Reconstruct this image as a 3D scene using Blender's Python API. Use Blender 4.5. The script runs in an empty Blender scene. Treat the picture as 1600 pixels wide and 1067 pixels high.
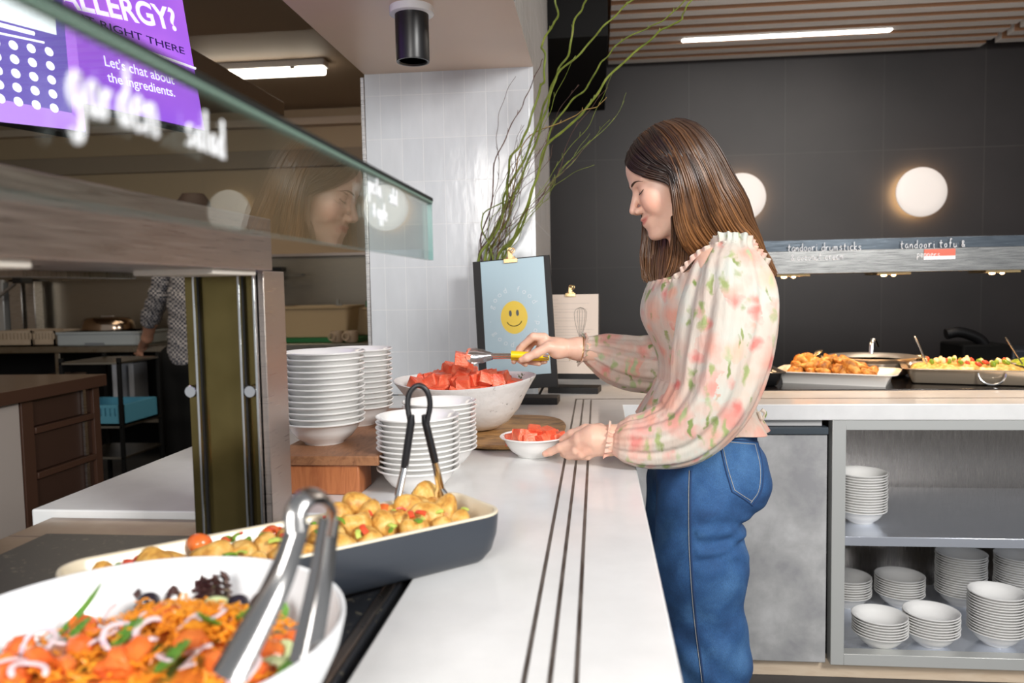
import bpy, bmesh, math, random
import numpy as np
from mathutils import Vector, Matrix
from mathutils.bvhtree import BVHTree
SC = bpy.context.scene
COL = SC.collection
random.seed(7); RS = np.random.RandomState(5)
PI = math.pi
# ------------------------------------------------------------- camera
F, CX, CY = 1244.0, 800.0, 533.5
CAM = np.array([0.0, 0.0, 1.28])
YAW, PITCH, ROLL = math.radians(6.1584), math.radians(3.8673), math.radians(1.03)
fw = np.array([-math.sin(YAW)*math.cos(PITCH), math.cos(YAW)*math.cos(PITCH), -math.sin(PITCH)])
r0 = np.array([math.cos(YAW), math.sin(YAW), 0.0]); u0 = np.cross(r0, fw)
rt = r0*math.cos(ROLL)-u0*math.sin(ROLL); up = u0*math.cos(ROLL)+r0*math.sin(ROLL)
cd = bpy.data.cameras.new('camera'); cam = bpy.data.objects.new('camera', cd); COL.objects.link(cam)
cd.sensor_width = 36; cd.lens = F/1600*36; cd.clip_start = 0.02
M = Matrix(((rt[0], up[0], -fw[0], CAM[0]), (rt[1], up[1], -fw[1], CAM[1]), (rt[2], up[2], -fw[2], CAM[2]), (0, 0, 0, 1)))
cam.matrix_world = M
cd.dof.use_dof = True; cd.dof.focus_distance = 1.85; cd.dof.aperture_fstop = 4.0
SC.camera = cam
def ray(x, y): return fw + rt*(x-CX)/F - up*(y-CY)/F
def at(x, y, Y=None, Z=None, X=None):
    d = ray(x, y)
    t = (Y-CAM[1])/d[1] if Y is not None else ((Z-CAM[2])/d[2] if Z is not None else (X-CAM[0])/d[0])
    return CAM + d*t
# ------------------------------------------------------------- light and exposure
w = bpy.data.worlds.new('world'); SC.world = w; w.use_nodes = True
w.node_tree.nodes['Background'].inputs[0].default_value = (0.92, 0.95, 1.0, 1)
w.node_tree.nodes['Background'].inputs[1].default_value = 0.44
SC.view_settings.view_transform = 'Standard'; SC.view_settings.look = 'None'
SC.view_settings.exposure = 0.0; SC.view_settings.gamma = 1.0; SC.view_settings.use_curve_mapping = False
def area(name, loc, target, size, power, col=(1, 1, 1), sy=None):
    l = bpy.data.lights.new(name, 'AREA'); l.energy = power; l.size = size; l.color = col
    if sy: l.shape = 'RECTANGLE'; l.size_y = sy
    o = bpy.data.objects.new(name, l); COL.objects.link(o); o.location = loc
    o.rotation_euler = (Vector(target)-Vector(loc)).to_track_quat('-Z', 'Y').to_euler()
    return o
area('added_key_left', (-0.55, -1.6, 2.1), (0.1, 1.9, 1.0), 1.0, 70, (1, 0.97, 0.93))  # key light added behind the camera at front left, no actual window
area('added_key_right', (1.9, -0.5, 2.55), (-0.2, 2.2, 1.0), 0.7, 98, (1, 0.985, 0.96))  # key light added high at front right, no actual room lamp
area('ceiling_light', (1.6, 3.6, 2.6), (1.6, 3.6, 0), 0.8, 16, (1, 0.9, 0.8), 1.6)
area('added_slat_uplight', (1.5, 2.6, 1.95), (1.5, 3.4, 2.8), 1.4, 20, (1, 0.93, 0.87))  # unseen uplight added to brighten the slatted ceiling
area('kitchen_light', (-2.6, 4.0, 2.6), (-2.6, 4.3, 0), 0.9, 15, (1, 0.86, 0.66), 1.6)
def spot(name, loc, target, power, col, ang=70, rad=0.03):
    l = bpy.data.lights.new(name, 'SPOT'); l.energy = power; l.color = col; l.spot_size = math.radians(ang); l.spot_blend = 0.6; l.shadow_soft_size = rad
    o = bpy.data.objects.new(name, l); COL.objects.link(o); o.location = loc
    o.rotation_euler = (Vector(target)-Vector(loc)).to_track_quat('-Z', 'Y').to_euler()
for sx in (0.36, 0.75, 1.10, 1.47): spot('heat_lamp_light', (sx, 3.16, 1.295), (sx, 3.0, 0.9), 9.5, (1, 0.62, 0.32), 150)
# ------------------------------------------------------------- materials
def nt(m): return m.node_tree.nodes, m.node_tree.links
def mat(name, col, rough=0.5, metal=0.0, **k):
    m = bpy.data.materials.new(name); m.use_nodes = True
    n, l = nt(m); b = n['Principled BSDF']
    b.inputs['Base Color'].default_value = (*col, 1); b.inputs['Roughness'].default_value = rough; b.inputs['Metallic'].default_value = metal
    for key, v in k.items():
        b.inputs[key.replace('_', ' ')].default_value = v
    return m
def N(m, t, **k):
    x = m.node_tree.nodes.new(t)
    for a, v in k.items(): setattr(x, a, v)
    return x
def coords(m, scale=(1, 1, 1), uv=False, rot=(0, 0, 0)):
    tc = N(m, 'ShaderNodeTexCoord'); mp = N(m, 'ShaderNodeMapping'); mp.inputs['Scale'].default_value = scale; mp.inputs['Rotation'].default_value = rot
    m.node_tree.links.new(tc.outputs['UV' if uv else 'Object'], mp.inputs[0]); return mp.outputs[0]
def ramp(m, fac, stops):
    r = N(m, 'ShaderNodeValToRGB'); e = r.color_ramp.elements
    while len(e) < len(stops): e.new(0.5)
    for el, (p, c) in zip(e, stops): el.position = p; el.color = (*c, 1)
    m.node_tree.links.new(fac, r.inputs[0]); return r.outputs[0]
def noise(m, vec, scale, detail=3, rough=0.5, dist=0.0):
    x = N(m, 'ShaderNodeTexNoise'); x.inputs['Scale'].default_value = scale; x.inputs['Detail'].default_value = detail
    x.inputs['Roughness'].default_value = rough; x.inputs['Distortion'].default_value = dist
    m.node_tree.links.new(vec, x.inputs['Vector']); return x.outputs['Fac']
def bump(m, h, strength=0.2, dist=0.01):
    b = N(m, 'ShaderNodeBump'); b.inputs['Strength'].default_value = strength; b.inputs['Distance'].default_value = dist
    m.node_tree.links.new(h, b.inputs['Height']); m.node_tree.links.new(b.outputs[0], m.node_tree.nodes['Principled BSDF'].inputs['Normal'])
def setc(m, out, inp='Base Color'): m.node_tree.links.new(out, m.node_tree.nodes['Principled BSDF'].inputs[inp])
def nmat(name, stops, scale=5, vs=(1, 1, 1), rough=0.5, metal=0, detail=4, b=0, bs=None, dist=0.0, **k):
    m = mat(name, stops[0][1], rough, metal, **k); v = coords(m, vs)
    f = noise(m, v, scale, detail, 0.6, dist); setc(m, ramp(m, f, stops))
    if b: bump(m, noise(m, v, bs or scale, detail), b)
    return m
def emis(name, col, s):
    m = mat(name, col, 0.5); b = m.node_tree.nodes['Principled BSDF']
    b.inputs['Emission Color'].default_value = (*col, 1); b.inputs['Emission Strength'].default_value = s; return m
china = mat('white_china', (0.86, 0.85, 0.83), 0.12)
whiteplas = mat('white_plastic', (0.85, 0.86, 0.87), 0.25)
black = mat('black', (0.008, 0.008, 0.009), 0.35)
blackm = mat('black_matt', (0.006, 0.006, 0.006), 0.8, Specular_IOR_Level=0.2)
frameblk = mat('frame_black', (0.009, 0.008, 0.008), 0.6)
chrome = mat('polished_steel', (0.82, 0.82, 0.82), 0.16, 1.0)
def brushed(name, col, rough=0.28, vs=(1, 1, 60)):
    m = mat(name, col, rough, 1.0); v = coords(m, vs); f = noise(m, v, 14, 3)
    setc(m, ramp(m, f, [(0.3, tuple(c*0.86 for c in col)), (0.7, col)])); setc(m, ramp(m, f, [(0.3, (rough*0.8,)*3), (0.7, (rough*1.4,)*3)]), 'Roughness'); return m
steel = brushed('brushed_steel', (0.62, 0.60, 0.58))
steelw = brushed('brushed_steel_warm', (0.50, 0.43, 0.39), 0.33)
steeld = brushed('dark_steel', (0.30, 0.27, 0.22), 0.3, (1, 60, 1))
brass = mat('brass', (0.75, 0.50, 0.26), 0.25, 1.0)
gold = mat('gold', (0.85, 0.62, 0.32), 0.25, 1.0)
stone = nmat('white_stone', [(0.3, (0.72, 0.72, 0.715)), (0.62, (0.79, 0.79, 0.785))], 9, rough=0.16, detail=8)
def woodm(name, c1, c2, vs, scale=6, rough=0.45):
    m = mat(name, c1, rough); v = coords(m, vs); f = noise(m, v, scale, 6, 0.65, 1.2)
    setc(m, ramp(m, f, [(0.3, c1), (0.55, c2), (0.75, c1)])); bump(m, f, 0.12, 0.004); return m
wood_board = woodm('walnut_board', (0.16, 0.062, 0.026), (0.34, 0.155, 0.07), (6, 1.2, 6))
wood_block = woodm('red_wood_block', (0.30, 0.085, 0.028), (0.46, 0.16, 0.055), (9, 9, 1))
wood_plat = woodm('acacia_platter', (0.10, 0.045, 0.018), (0.52, 0.29, 0.11), (2.0, 5, 5), 3.2)
kick = woodm('light_kickboard', (0.62, 0.47, 0.33), (0.74, 0.60, 0.45), (1, 6, 6), 3)
concrete = nmat('grey_concrete', [(0.34, (0.30, 0.30, 0.31)), (0.5, (0.40, 0.40, 0.40)), (0.66, (0.52, 0.52, 0.52))], 7, rough=0.6, detail=12, dist=0.15)
floor_m = nmat('floor_vinyl', [(0.3, (0.045, 0.045, 0.05)), (0.7, (0.07, 0.07, 0.07))], 6, rough=0.5)
beige = mat('beige_paint', (0.60, 0.48, 0.38), 0.55)
soff_m = nmat('soffit_paint', [(0.3, (0.68, 0.52, 0.40)), (0.7, (0.74, 0.58, 0.46))], 1.2, rough=0.35)
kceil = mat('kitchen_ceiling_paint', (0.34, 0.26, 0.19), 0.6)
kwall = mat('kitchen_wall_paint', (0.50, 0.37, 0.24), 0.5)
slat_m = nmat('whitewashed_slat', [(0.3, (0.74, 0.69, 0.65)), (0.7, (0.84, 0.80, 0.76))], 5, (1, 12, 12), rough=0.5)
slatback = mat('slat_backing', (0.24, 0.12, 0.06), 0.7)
def tiles(name, c1, c2, cm, bw, bh, off=0.0, mort=0.02, rough=0.15, axis='XZ', b=0.25, wav=0.15, ns=22, nz=0.35):
    m = mat(name, c1, rough); v = coords(m)
    s = N(m, 'ShaderNodeSeparateXYZ'); c = N(m, 'ShaderNodeCombineXYZ'); m.node_tree.links.new(v, s.inputs[0])
    m.node_tree.links.new(s.outputs['X' if axis[0] == 'X' else 'Y'], c.inputs[0]); m.node_tree.links.new(s.outputs['Z'], c.inputs[1])
    t = N(m, 'ShaderNodeTexBrick', offset=off, squash=1.0)
    t.inputs['Scale'].default_value = 1; t.inputs['Brick Width'].default_value = bw; t.inputs['Row Height'].default_value = bh
    t.inputs['Mortar Size'].default_value = mort; t.inputs['Mortar Smooth'].default_value = 0.4
    t.inputs['Color1'].default_value = (*c1, 1); t.inputs['Color2'].default_value = (*c2, 1); t.inputs['Mortar'].default_value = (*cm, 1)
    m.node_tree.links.new(c.outputs[0], t.inputs[0]); 
    f = noise(m, coords(m, (1, 1, nz)), ns, 5)
    mx = N(m, 'ShaderNodeMixRGB', blend_type='MULTIPLY'); mx.inputs[0].default_value = wav
    m.node_tree.links.new(t.outputs[0], mx.inputs[1]); m.node_tree.links.new(f, mx.inputs[2]); setc(m, mx.outputs[0])
    sb = N(m, 'ShaderNodeMath', operation='SUBTRACT'); m.node_tree.links.new(f, sb.inputs[0]); m.node_tree.links.new(t.outputs['Fac'], sb.inputs[1])
    bump(m, sb.outputs[0], b, 0.004); return m
wtile = tiles('white_glazed_tile', (0.69, 0.71, 0.735), (0.65, 0.675, 0.705), (0.78, 0.79, 0.80), 0.0755, 0.151, mort=0.0016)
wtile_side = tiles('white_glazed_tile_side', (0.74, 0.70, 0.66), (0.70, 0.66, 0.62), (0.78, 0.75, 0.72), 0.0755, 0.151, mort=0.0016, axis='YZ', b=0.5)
dtile = tiles('dark_stone_tile', (0.031, 0.026, 0.027), (0.042, 0.035, 0.035), (0.062, 0.055, 0.053), 0.60, 0.70, mort=0.004, rough=0.5, b=0.05, wav=0.85, ns=1.6, nz=1.0)
jeans_m = mat('blue_denim', (0.04, 0.12, 0.30), 0.85)
v = coords(jeans_m); f = noise(jeans_m, v, 7, 5, 0.6, 0.4); f2 = noise(jeans_m, coords(jeans_m, (900, 900, 260)), 1, 2)
mm = N(jeans_m, 'ShaderNodeMixRGB', blend_type='OVERLAY'); mm.inputs[0].default_value = 0.55
jeans_m.node_tree.links.new(ramp(jeans_m, f, [(0.3, (0.010, 0.040, 0.12)), (0.5, (0.022, 0.082, 0.215)), (0.72, (0.060, 0.16, 0.33))]), mm.inputs[1]); jeans_m.node_tree.links.new(f2, mm.inputs[2]); setc(jeans_m, mm.outputs[0]); bump(jeans_m, f2, 0.2, 0.001)
jeans_d = mat('dark_seam_denim', (0.018, 0.05, 0.14), 0.9)
thread = mat('tan_thread', (0.42, 0.40, 0.36), 0.8)
def floral():
    m = mat('floral_chiffon', (0.9, 0.85, 0.8), 0.6); n, l = nt(m)
    b = n['Principled BSDF']; b.inputs['Subsurface Weight'].default_value = 0.0; b.inputs['Sheen Weight'].default_value = 0.15
    tc = coords(m); nz = N(m, 'ShaderNodeTexNoise'); nz.inputs['Scale'].default_value = 26; nz.inputs['Detail'].default_value = 3; l.new(tc, nz.inputs['Vector'])
    ad = N(m, 'ShaderNodeVectorMath', operation='MULTIPLY_ADD'); l.new(nz.outputs['Color'], ad.inputs[0]); ad.inputs[1].default_value = (0.045,)*3; l.new(tc, ad.inputs[2])
    prev = ramp(m, noise(m, tc, 9, 3), [(0.3, (0.76, 0.50, 0.40)), (0.48, (0.73, 0.62, 0.53)), (0.68, (0.67, 0.69, 0.62))])
    def layer(prev, scale, thr, cols, stretch=(1, 1, 1), rot=(0, 0, 0), soft=0.12, off=0.0, keep=0.5):
        mp = N(m, 'ShaderNodeMapping'); mp.inputs['Scale'].default_value = stretch; mp.inputs['Rotation'].default_value = rot; mp.inputs['Location'].default_value = (off, off, off)
        l.new(ad.outputs[0], mp.inputs[0])
        vo = N(m, 'ShaderNodeTexVoronoi'); vo.inputs['Scale'].default_value = scale; l.new(mp.outputs[0], vo.inputs['Vector'])
        mr = N(m, 'ShaderNodeMapRange'); mr.inputs[1].default_value = thr; mr.inputs[2].default_value = thr-soft; l.new(vo.outputs['Distance'], mr.inputs[0])
        sp = N(m, 'ShaderNodeSeparateColor'); l.new(vo.outputs['Color'], sp.inputs[0])
        gt = N(m, 'ShaderNodeMath', operation='GREATER_THAN'); gt.inputs[1].default_value = 1-keep; l.new(sp.outputs[0], gt.inputs[0])
        mu = N(m, 'ShaderNodeMath', operation='MULTIPLY'); l.new(mr.outputs[0], mu.inputs[0]); l.new(gt.outputs[0], mu.inputs[1])
        mx = N(m, 'ShaderNodeMixRGB'); l.new(mu.outputs[0], mx.inputs[0]); l.new(prev, mx.inputs[1]); l.new(ramp(m, sp.outputs[1], cols), mx.inputs[2]); return mx.outputs[0]
    p = layer(prev, 15, 0.62, [(0.0, (0.85, 0.46, 0.34)), (0.5, (0.80, 0.36, 0.31)), (1.0, (0.86, 0.56, 0.40))], keep=0.80, soft=0.42)
    p = layer(p, 25, 0.50, [(0.0, (0.74, 0.20, 0.17)), (0.6, (0.80, 0.32, 0.27)), (1.0, (0.86, 0.50, 0.36))], keep=0.42, off=3.1, soft=0.35)
    p = layer(p, 26, 0.40, [(0.0, (0.28, 0.36, 0.12)), (0.6, (0.42, 0.48, 0.20)), (1.0, (0.52, 0.60, 0.36))], (1.7, 1.2, 0.50), (0.3, 0.5, 0.2), keep=0.50, off=7.7, soft=0.22)
    p = layer(p, 30, 0.34, [(0.0, (0.22, 0.30, 0.08)), (1.0, (0.40, 0.44, 0.18))], (1.9, 1.2, 0.45), (0.2, -0.6, 0.9), keep=0.42, off=1.7, soft=0.16)
    setc(m, p); bump(m, noise(m, coords(m, (1, 1, 0.18)), 60, 4), 0.55, 0.006); 
    tr = N(m, 'ShaderNodeBsdfTranslucent'); l.new(p, tr.inputs[0]); ms = N(m, 'ShaderNodeMixShader'); ms.inputs[0].default_value = 0.22
    o = n['Material Output']; l.new(b.outputs[0], ms.inputs[1]); l.new(tr.outputs[0], ms.inputs[2]); l.new(ms.outputs[0], o.inputs[0]); return m
floral_m = floral()
skin = mat('skin', (0.70, 0.42, 0.30), 0.42, Subsurface_Weight=0.12, Subsurface_Scale=0.02)
skin.node_tree.nodes['Principled BSDF'].inputs['Subsurface Radius'].default_value = (1, 0.35, 0.2)
at_ = N(skin, 'ShaderNodeVertexColor', layer_name='tint'); mxs = N(skin, 'ShaderNodeMixRGB', blend_type='MULTIPLY'); mxs.inputs[0].default_value = 1
skin.node_tree.links.new(ramp(skin, noise(skin, coords(skin), 30, 4), [(0.3, (0.74, 0.44, 0.32)), (0.7, (0.80, 0.51, 0.385))]), mxs.inputs[1]); skin.node_tree.links.new(at_.outputs[0], mxs.inputs[2]); setc(skin, mxs.outputs[0])
def hairmat():
    m = mat('brown_hair', (0.08, 0.035, 0.018), 0.32); n, l = nt(m); b = n['Principled BSDF']
    a = N(m, 'ShaderNodeVertexColor', layer_name='tint'); setc(m, a.outputs[0]); b.inputs['Specular IOR Level'].default_value = 0.6; b.inputs['Anisotropic'].default_value = 0.5; return m
hair_m = hairmat()
def glassmat(name, tint, ior=1.5, extra=0.0):
    m = bpy.data.materials.new(name); m.use_nodes = True; n, l = nt(m); n.remove(n['Principled BSDF'])
    t = N(m, 'ShaderNodeBsdfTransparent'); t.inputs[0].default_value = (*tint, 1); g = N(m, 'ShaderNodeBsdfGlossy'); g.inputs['Roughness'].default_value = 0.0
    g.inputs[0].default_value = (0.9, 0.95, 0.93, 1)
    fr = N(m, 'ShaderNodeFresnel'); ge = N(m, 'ShaderNodeNewGeometry'); mr = N(m, 'ShaderNodeMapRange'); l.new(ge.outputs['Backfacing'], mr.inputs[0]); mr.inputs[3].default_value = ior; mr.inputs[4].default_value = 1/ior; l.new(mr.outputs[0], fr.inputs[0]); ms = N(m, 'ShaderNodeMixShader')
    l.new(fr.outputs[0], ms.inputs[0]); l.new(t.outputs[0], ms.inputs[1]); l.new(g.outputs[0], ms.inputs[2]); l.new(ms.outputs[0], n['Material Output'].inputs[0]); return m
glass = glassmat('clear_glass', (0.93, 0.965, 0.95), 1.55)
ink = mat('white_marker', (0.9, 0.9, 0.92), 0.5)
# ------------------------------------------------------------- mesh helpers
class MB:
    def __init__(s): s.v = []; s.f = []; s.mi = []
    def add(s, v, f, mi=0):
        o = len(s.v); s.v += [tuple(map(float, p)) for p in v]; s.f += [tuple(int(i)+o for i in q) for q in f]; s.mi += [mi]*len(f); return s
    def box(s, a, b, mi=0, M=None):
        x0, y0, z0 = a; x1, y1, z1 = b
        v = [(x0, y0, z0), (x1, y0, z0), (x1, y1, z0), (x0, y1, z0), (x0, y0, z1), (x1, y0, z1), (x1, y1, z1), (x0, y1, z1)]
        if M is not None: v = [M @ Vector(p) for p in v]
        return s.add(v, [(0, 3, 2, 1), (4, 5, 6, 7), (0, 1, 5, 4), (1, 2, 6, 5), (2, 3, 7, 6), (3, 0, 4, 7)], mi)
    def lathe(s, prof, n=40, c=(0, 0, 0), sx=1, sy=1, mi=0, M=None, sh=None):
        v = []; f = []; m = len(prof)
        for k, (r, z) in enumerate(prof):
            for i in range(n):
                a = 2*PI*i/n; p = [c[0]+r*sx*math.cos(a), c[1]+r*sy*math.sin(a), c[2]+z]
                if sh: p = sh(p, k, a)
                v.append(p)
        for k in range(m-1):
            for i in range(n): j = (i+1) % n; f.append((k*n+i, k*n+j, (k+1)*n+j, (k+1)*n+i))
        if prof[0][0] > 1e-6: f.append(tuple(range(n-1, -1, -1)))
        if prof[-1][0] > 1e-6: f.append(tuple((m-1)*n+i for i in range(n)))
        if M is not None: v = [M @ Vector(p) for p in v]
        return s.add(v, f, mi)
    def tube(s, pts, rad, n=8, mi=0, cap=True, flat=1.0):
        P = [np.array(p, float) for p in pts]; m = len(P); rad = rad if hasattr(rad, '__len__') else [rad]*m
        v = []; f = []; T0 = P[1]-P[0]; T0 = T0/(np.linalg.norm(T0)+1e-9)
        A = np.cross(T0, (0, 0, 1)); A = A if np.linalg.norm(A) > 1e-3 else np.cross(T0, (1, 0, 0)); A /= np.linalg.norm(A)
        for k in range(m):
            T = P[min(k+1, m-1)]-P[max(k-1, 0)]; T = T/(np.linalg.norm(T)+1e-9)
            A = A-T*np.dot(A, T); A /= (np.linalg.norm(A)+1e-9); B = np.cross(T, A)
            for i in range(n):
                a = 2*PI*i/n; v.append(P[k]+(A*math.cos(a)+B*math.sin(a)*flat)*rad[k])
        for k in range(m-1):
            for i in range(n): j = (i+1) % n; f.append((k*n+i, k*n+j, (k+1)*n+j, (k+1)*n+i))
        if cap: f.append(tuple(range(n-1, -1, -1))); f.append(tuple((m-1)*n+i for i in range(n)))
        return s.add(v, f, mi)
    def build(s, name, mats, parent=None, bev=0, smooth=True, loc=None, sub=0, seg=2):
        me = bpy.data.meshes.new(name); me.from_pydata(s.v, [], s.f); me.validate()
        for m in (mats if isinstance(mats, (list, tuple)) else [mats]): me.materials.append(m)
        if len(me.polygons) == len(s.mi): me.polygons.foreach_set('material_index', s.mi)
        if smooth: me.polygons.foreach_set('use_smooth', [True]*len(me.polygons))
        o = bpy.data.objects.new(name, me); COL.objects.link(o)
        if parent: o.parent = parent
        if loc is not None: o.location = loc
        if bev:
            b = o.modifiers.new('bevel', 'BEVEL'); b.width = bev; b.segments = seg; b.limit_method = 'ANGLE'; b.angle_limit = 0.6; b.harden_normals = False
        if sub: q = o.modifiers.new('sub', 'SUBSURF'); q.levels = sub; q.render_levels = sub
        if smooth:
            try: me.set_sharp_from_angle(angle=0.7)
            except Exception: pass
        return o
def box(name, a, b, m, parent=None, bev=0.002, M=None): return MB().box(a, b, 0, M).build(name, m, parent, bev, smooth=bev > 0)
def tag(o, label, cat, group=None, kind=None):
    o['label'] = label
    if cat: o['category'] = cat
    if group: o['group'] = group
    if kind: o['kind'] = kind
    return o
def st(o): o['kind'] = 'structure'; return o
def thing(name, label, cat, loc=(0, 0, 0), rz=0, group=None):
    o = bpy.data.objects.new(name, None); COL.objects.link(o); o.location = loc; o.rotation_euler = (0, 0, rz); o.empty_display_size = 0.05
    return tag(o, label, cat, group)
def adopt(t, *obs):
    """parent parts that were modelled in world space to their thing at its base"""
    inv = (Matrix.Translation(t.location) @ t.rotation_euler.to_matrix().to_4x4()).inverted()
    for o in obs:
        o.parent = t; o.matrix_parent_inverse = inv
def attach(part, *obs):
    """sub-parts modelled in world space under a part that was modelled in world space"""
    for o in obs: o.parent = part; o.matrix_parent_inverse = Matrix.Identity(4)
def copytree(o, parent=None):
    c = o.copy(); COL.objects.link(c)
    if parent: c.parent = parent
    for ch in [x for x in bpy.data.objects if x.parent == o]: copytree(ch, c)
    return c
def spl(P, n):
    """Catmull-Rom through rows of P, n samples"""
    P = np.array(P, float); m = len(P); Q = np.vstack([2*P[0]-P[1], P, 2*P[-1]-P[-2]]); out = []
    for t in np.linspace(0, m-1-1e-6, n):
        i = int(t); u = t-i; a, b, c, d = Q[i], Q[i+1], Q[i+2], Q[i+3]
        out.append(0.5*(2*b+(c-a)*u+(2*a-5*b+4*c-d)*u*u+(3*b-a-3*c+d)*u**3))
    return np.array(out)
# ---- signed distance modelling
def cap(P, a, b, ra, rb):
    a = np.asarray(a, np.float32); b = np.asarray(b, np.float32); ab = b-a; t = np.clip(((P-a) @ ab)/(ab @ ab), 0, 1)
    return np.linalg.norm(P-a-t[:, None]*ab, axis=1)-(ra+(rb-ra)*t)
def ell(P, c, r, R=None):
    q = P-np.asarray(c, np.float32)
    if R is not None: q = q @ R
    r = np.asarray(r, np.float32); k0 = np.linalg.norm(q/r, axis=1); k1 = np.linalg.norm(q/(r*r), axis=1)+1e-9; return k0*(k0-1)/k1
def smin(a, b, k): h = np.clip(0.5+0.5*(b-a)/k, 0, 1); return b+(a-b)*h-k*h*(1-h)
def smax(a, b, k): return -smin(-a, -b, k)
def chain(P, pts, rad, k=0.006):
    d = None
    for i in range(len(pts)-1):
        e = cap(P, pts[i], pts[i+1], rad[i], rad[i+1]); d = e if d is None else smin(d, e, k)
    return d
def surfnet(f, lo, hi, h):
    lo = np.array(lo, float); n = np.ceil((np.array(hi)-lo)/h).astype(int)+1; B = 8
    n = ((n+B-1)//B)*B; V = np.full(tuple(n+1), 1.0, np.float32); g = [np.arange(0, n[i], B) for i in range(3)]
    G = np.stack(np.meshgrid(*g, indexing='ij'), -1).reshape(-1, 3); C = (lo+(G+B/2)*h).astype(np.float32)
    d = f(C); near = np.abs(d) < B*h*1.9
    loc = np.stack(np.meshgrid(*[np.arange(B+1)]*3, indexing='ij'), -1).reshape(-1, 3)
    for i in np.where(~near)[0]:
        a = G[i]; 
        if d[i] < 0: V[a[0]:a[0]+B+1, a[1]:a[1]+B+1, a[2]:a[2]+B+1] = -1
    idx = np.where(near)[0]
    for s in range(0, len(idx), 400):
        ii = idx[s:s+400]; I = (G[ii][:, None, :]+loc[None]).reshape(-1, 3); V[I[:, 0], I[:, 1], I[:, 2]] = f((lo+I*h).astype(np.float32))
    S = V < 0; c = np.zeros(tuple(n), np.int8); sh = [(i, j, k) for i in (0, 1) for j in (0, 1) for k in (0, 1)]
    for i, j, k in sh: c += S[i:n[0]+i, j:n[1]+j, k:n[2]+k]
    A = np.argwhere((c > 0) & (c < 8)); ids = -np.ones(tuple(n), np.int64); ids[A[:, 0], A[:, 1], A[:, 2]] = np.arange(len(A))
    acc = np.zeros((len(A), 3)); cnt = np.zeros(len(A))
    for p in sh:
        for ax in range(3):
            if p[ax]: continue
            q = list(p); q[ax] = 1
            va = V[A[:, 0]+p[0], A[:, 1]+p[1], A[:, 2]+p[2]]; vb = V[A[:, 0]+q[0], A[:, 1]+q[1], A[:, 2]+q[2]]
            m = (va < 0) != (vb < 0); t = np.where(m, va/(va-vb+1e-12), 0); pt = np.tile(np.array(p, float), (len(A), 1)); pt[:, ax] += t
            acc[m] += pt[m]; cnt[m] += 1
    verts = lo+(A+acc/np.maximum(cnt, 1)[:, None])*h; faces = []
    for ax in range(3):
        b, cc = [(1, 2), (2, 0), (0, 1)][ax]; sl0 = [slice(1, n[i]) for i in range(3)]; sl0[ax] = slice(0, n[ax]); sl1 = list(sl0); sl1[ax] = slice(1, n[ax]+1)
        s0 = S[tuple(sl0)]; s1 = S[tuple(sl1)]; E = np.argwhere(s0 != s1)
        if not len(E): continue
        fl = s0[E[:, 0], E[:, 1], E[:, 2]]; P0 = E+1; P0[:, ax] -= 1
        def cid(db, dc): Q = P0.copy(); Q[:, b] -= db; Q[:, cc] -= dc; return ids[Q[:, 0], Q[:, 1], Q[:, 2]]
        q = np.stack([cid(1, 1), cid(0, 1), cid(0, 0), cid(1, 0)], 1); q[~fl] = q[~fl][:, ::-1]; faces.append(q[(q >= 0).all(1)])
    return verts, np.vstack(faces)
def relax(V, Fc, it=2, lam=0.5):
    V = V.copy()
    for _ in range(it):
        s = np.zeros_like(V); c = np.zeros(len(V))
        for a, b in ((0, 1), (1, 2), (2, 3), (3, 0)):
            np.add.at(s, Fc[:, a], V[Fc[:, b]]); np.add.at(s, Fc[:, b], V[Fc[:, a]]); np.add.at(c, Fc[:, a], 1); np.add.at(c, Fc[:, b], 1)
        V += lam*(s/np.maximum(c, 1)[:, None]-V)
    return V
def npmesh(name, V, Fc, m, parent=None, tint=None):
    me = bpy.data.meshes.new(name); me.vertices.add(len(V)); me.vertices.foreach_set('co', np.asarray(V, np.float32).ravel())
    Fc = np.asarray(Fc); k = Fc.shape[1]; me.loops.add(Fc.size); me.loops.foreach_set('vertex_index', Fc.ravel().astype(np.int32))
    me.polygons.add(len(Fc)); me.polygons.foreach_set('loop_start', np.arange(0, Fc.size, k, dtype=np.int32)); me.polygons.foreach_set('loop_total', np.full(len(Fc), k, np.int32))
    me.polygons.foreach_set('use_smooth', np.ones(len(Fc), bool)); me.update(); me.validate()
    if tint is not None:
        ca = me.color_attributes.new('tint', 'FLOAT_COLOR', 'POINT'); ca.data.foreach_set('color', np.hstack([tint, np.ones((len(V), 1))]).astype(np.float32).ravel())
    me.materials.append(m); o = bpy.data.objects.new(name, me); COL.objects.link(o)
    if parent: o.parent = parent
    return o
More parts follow.
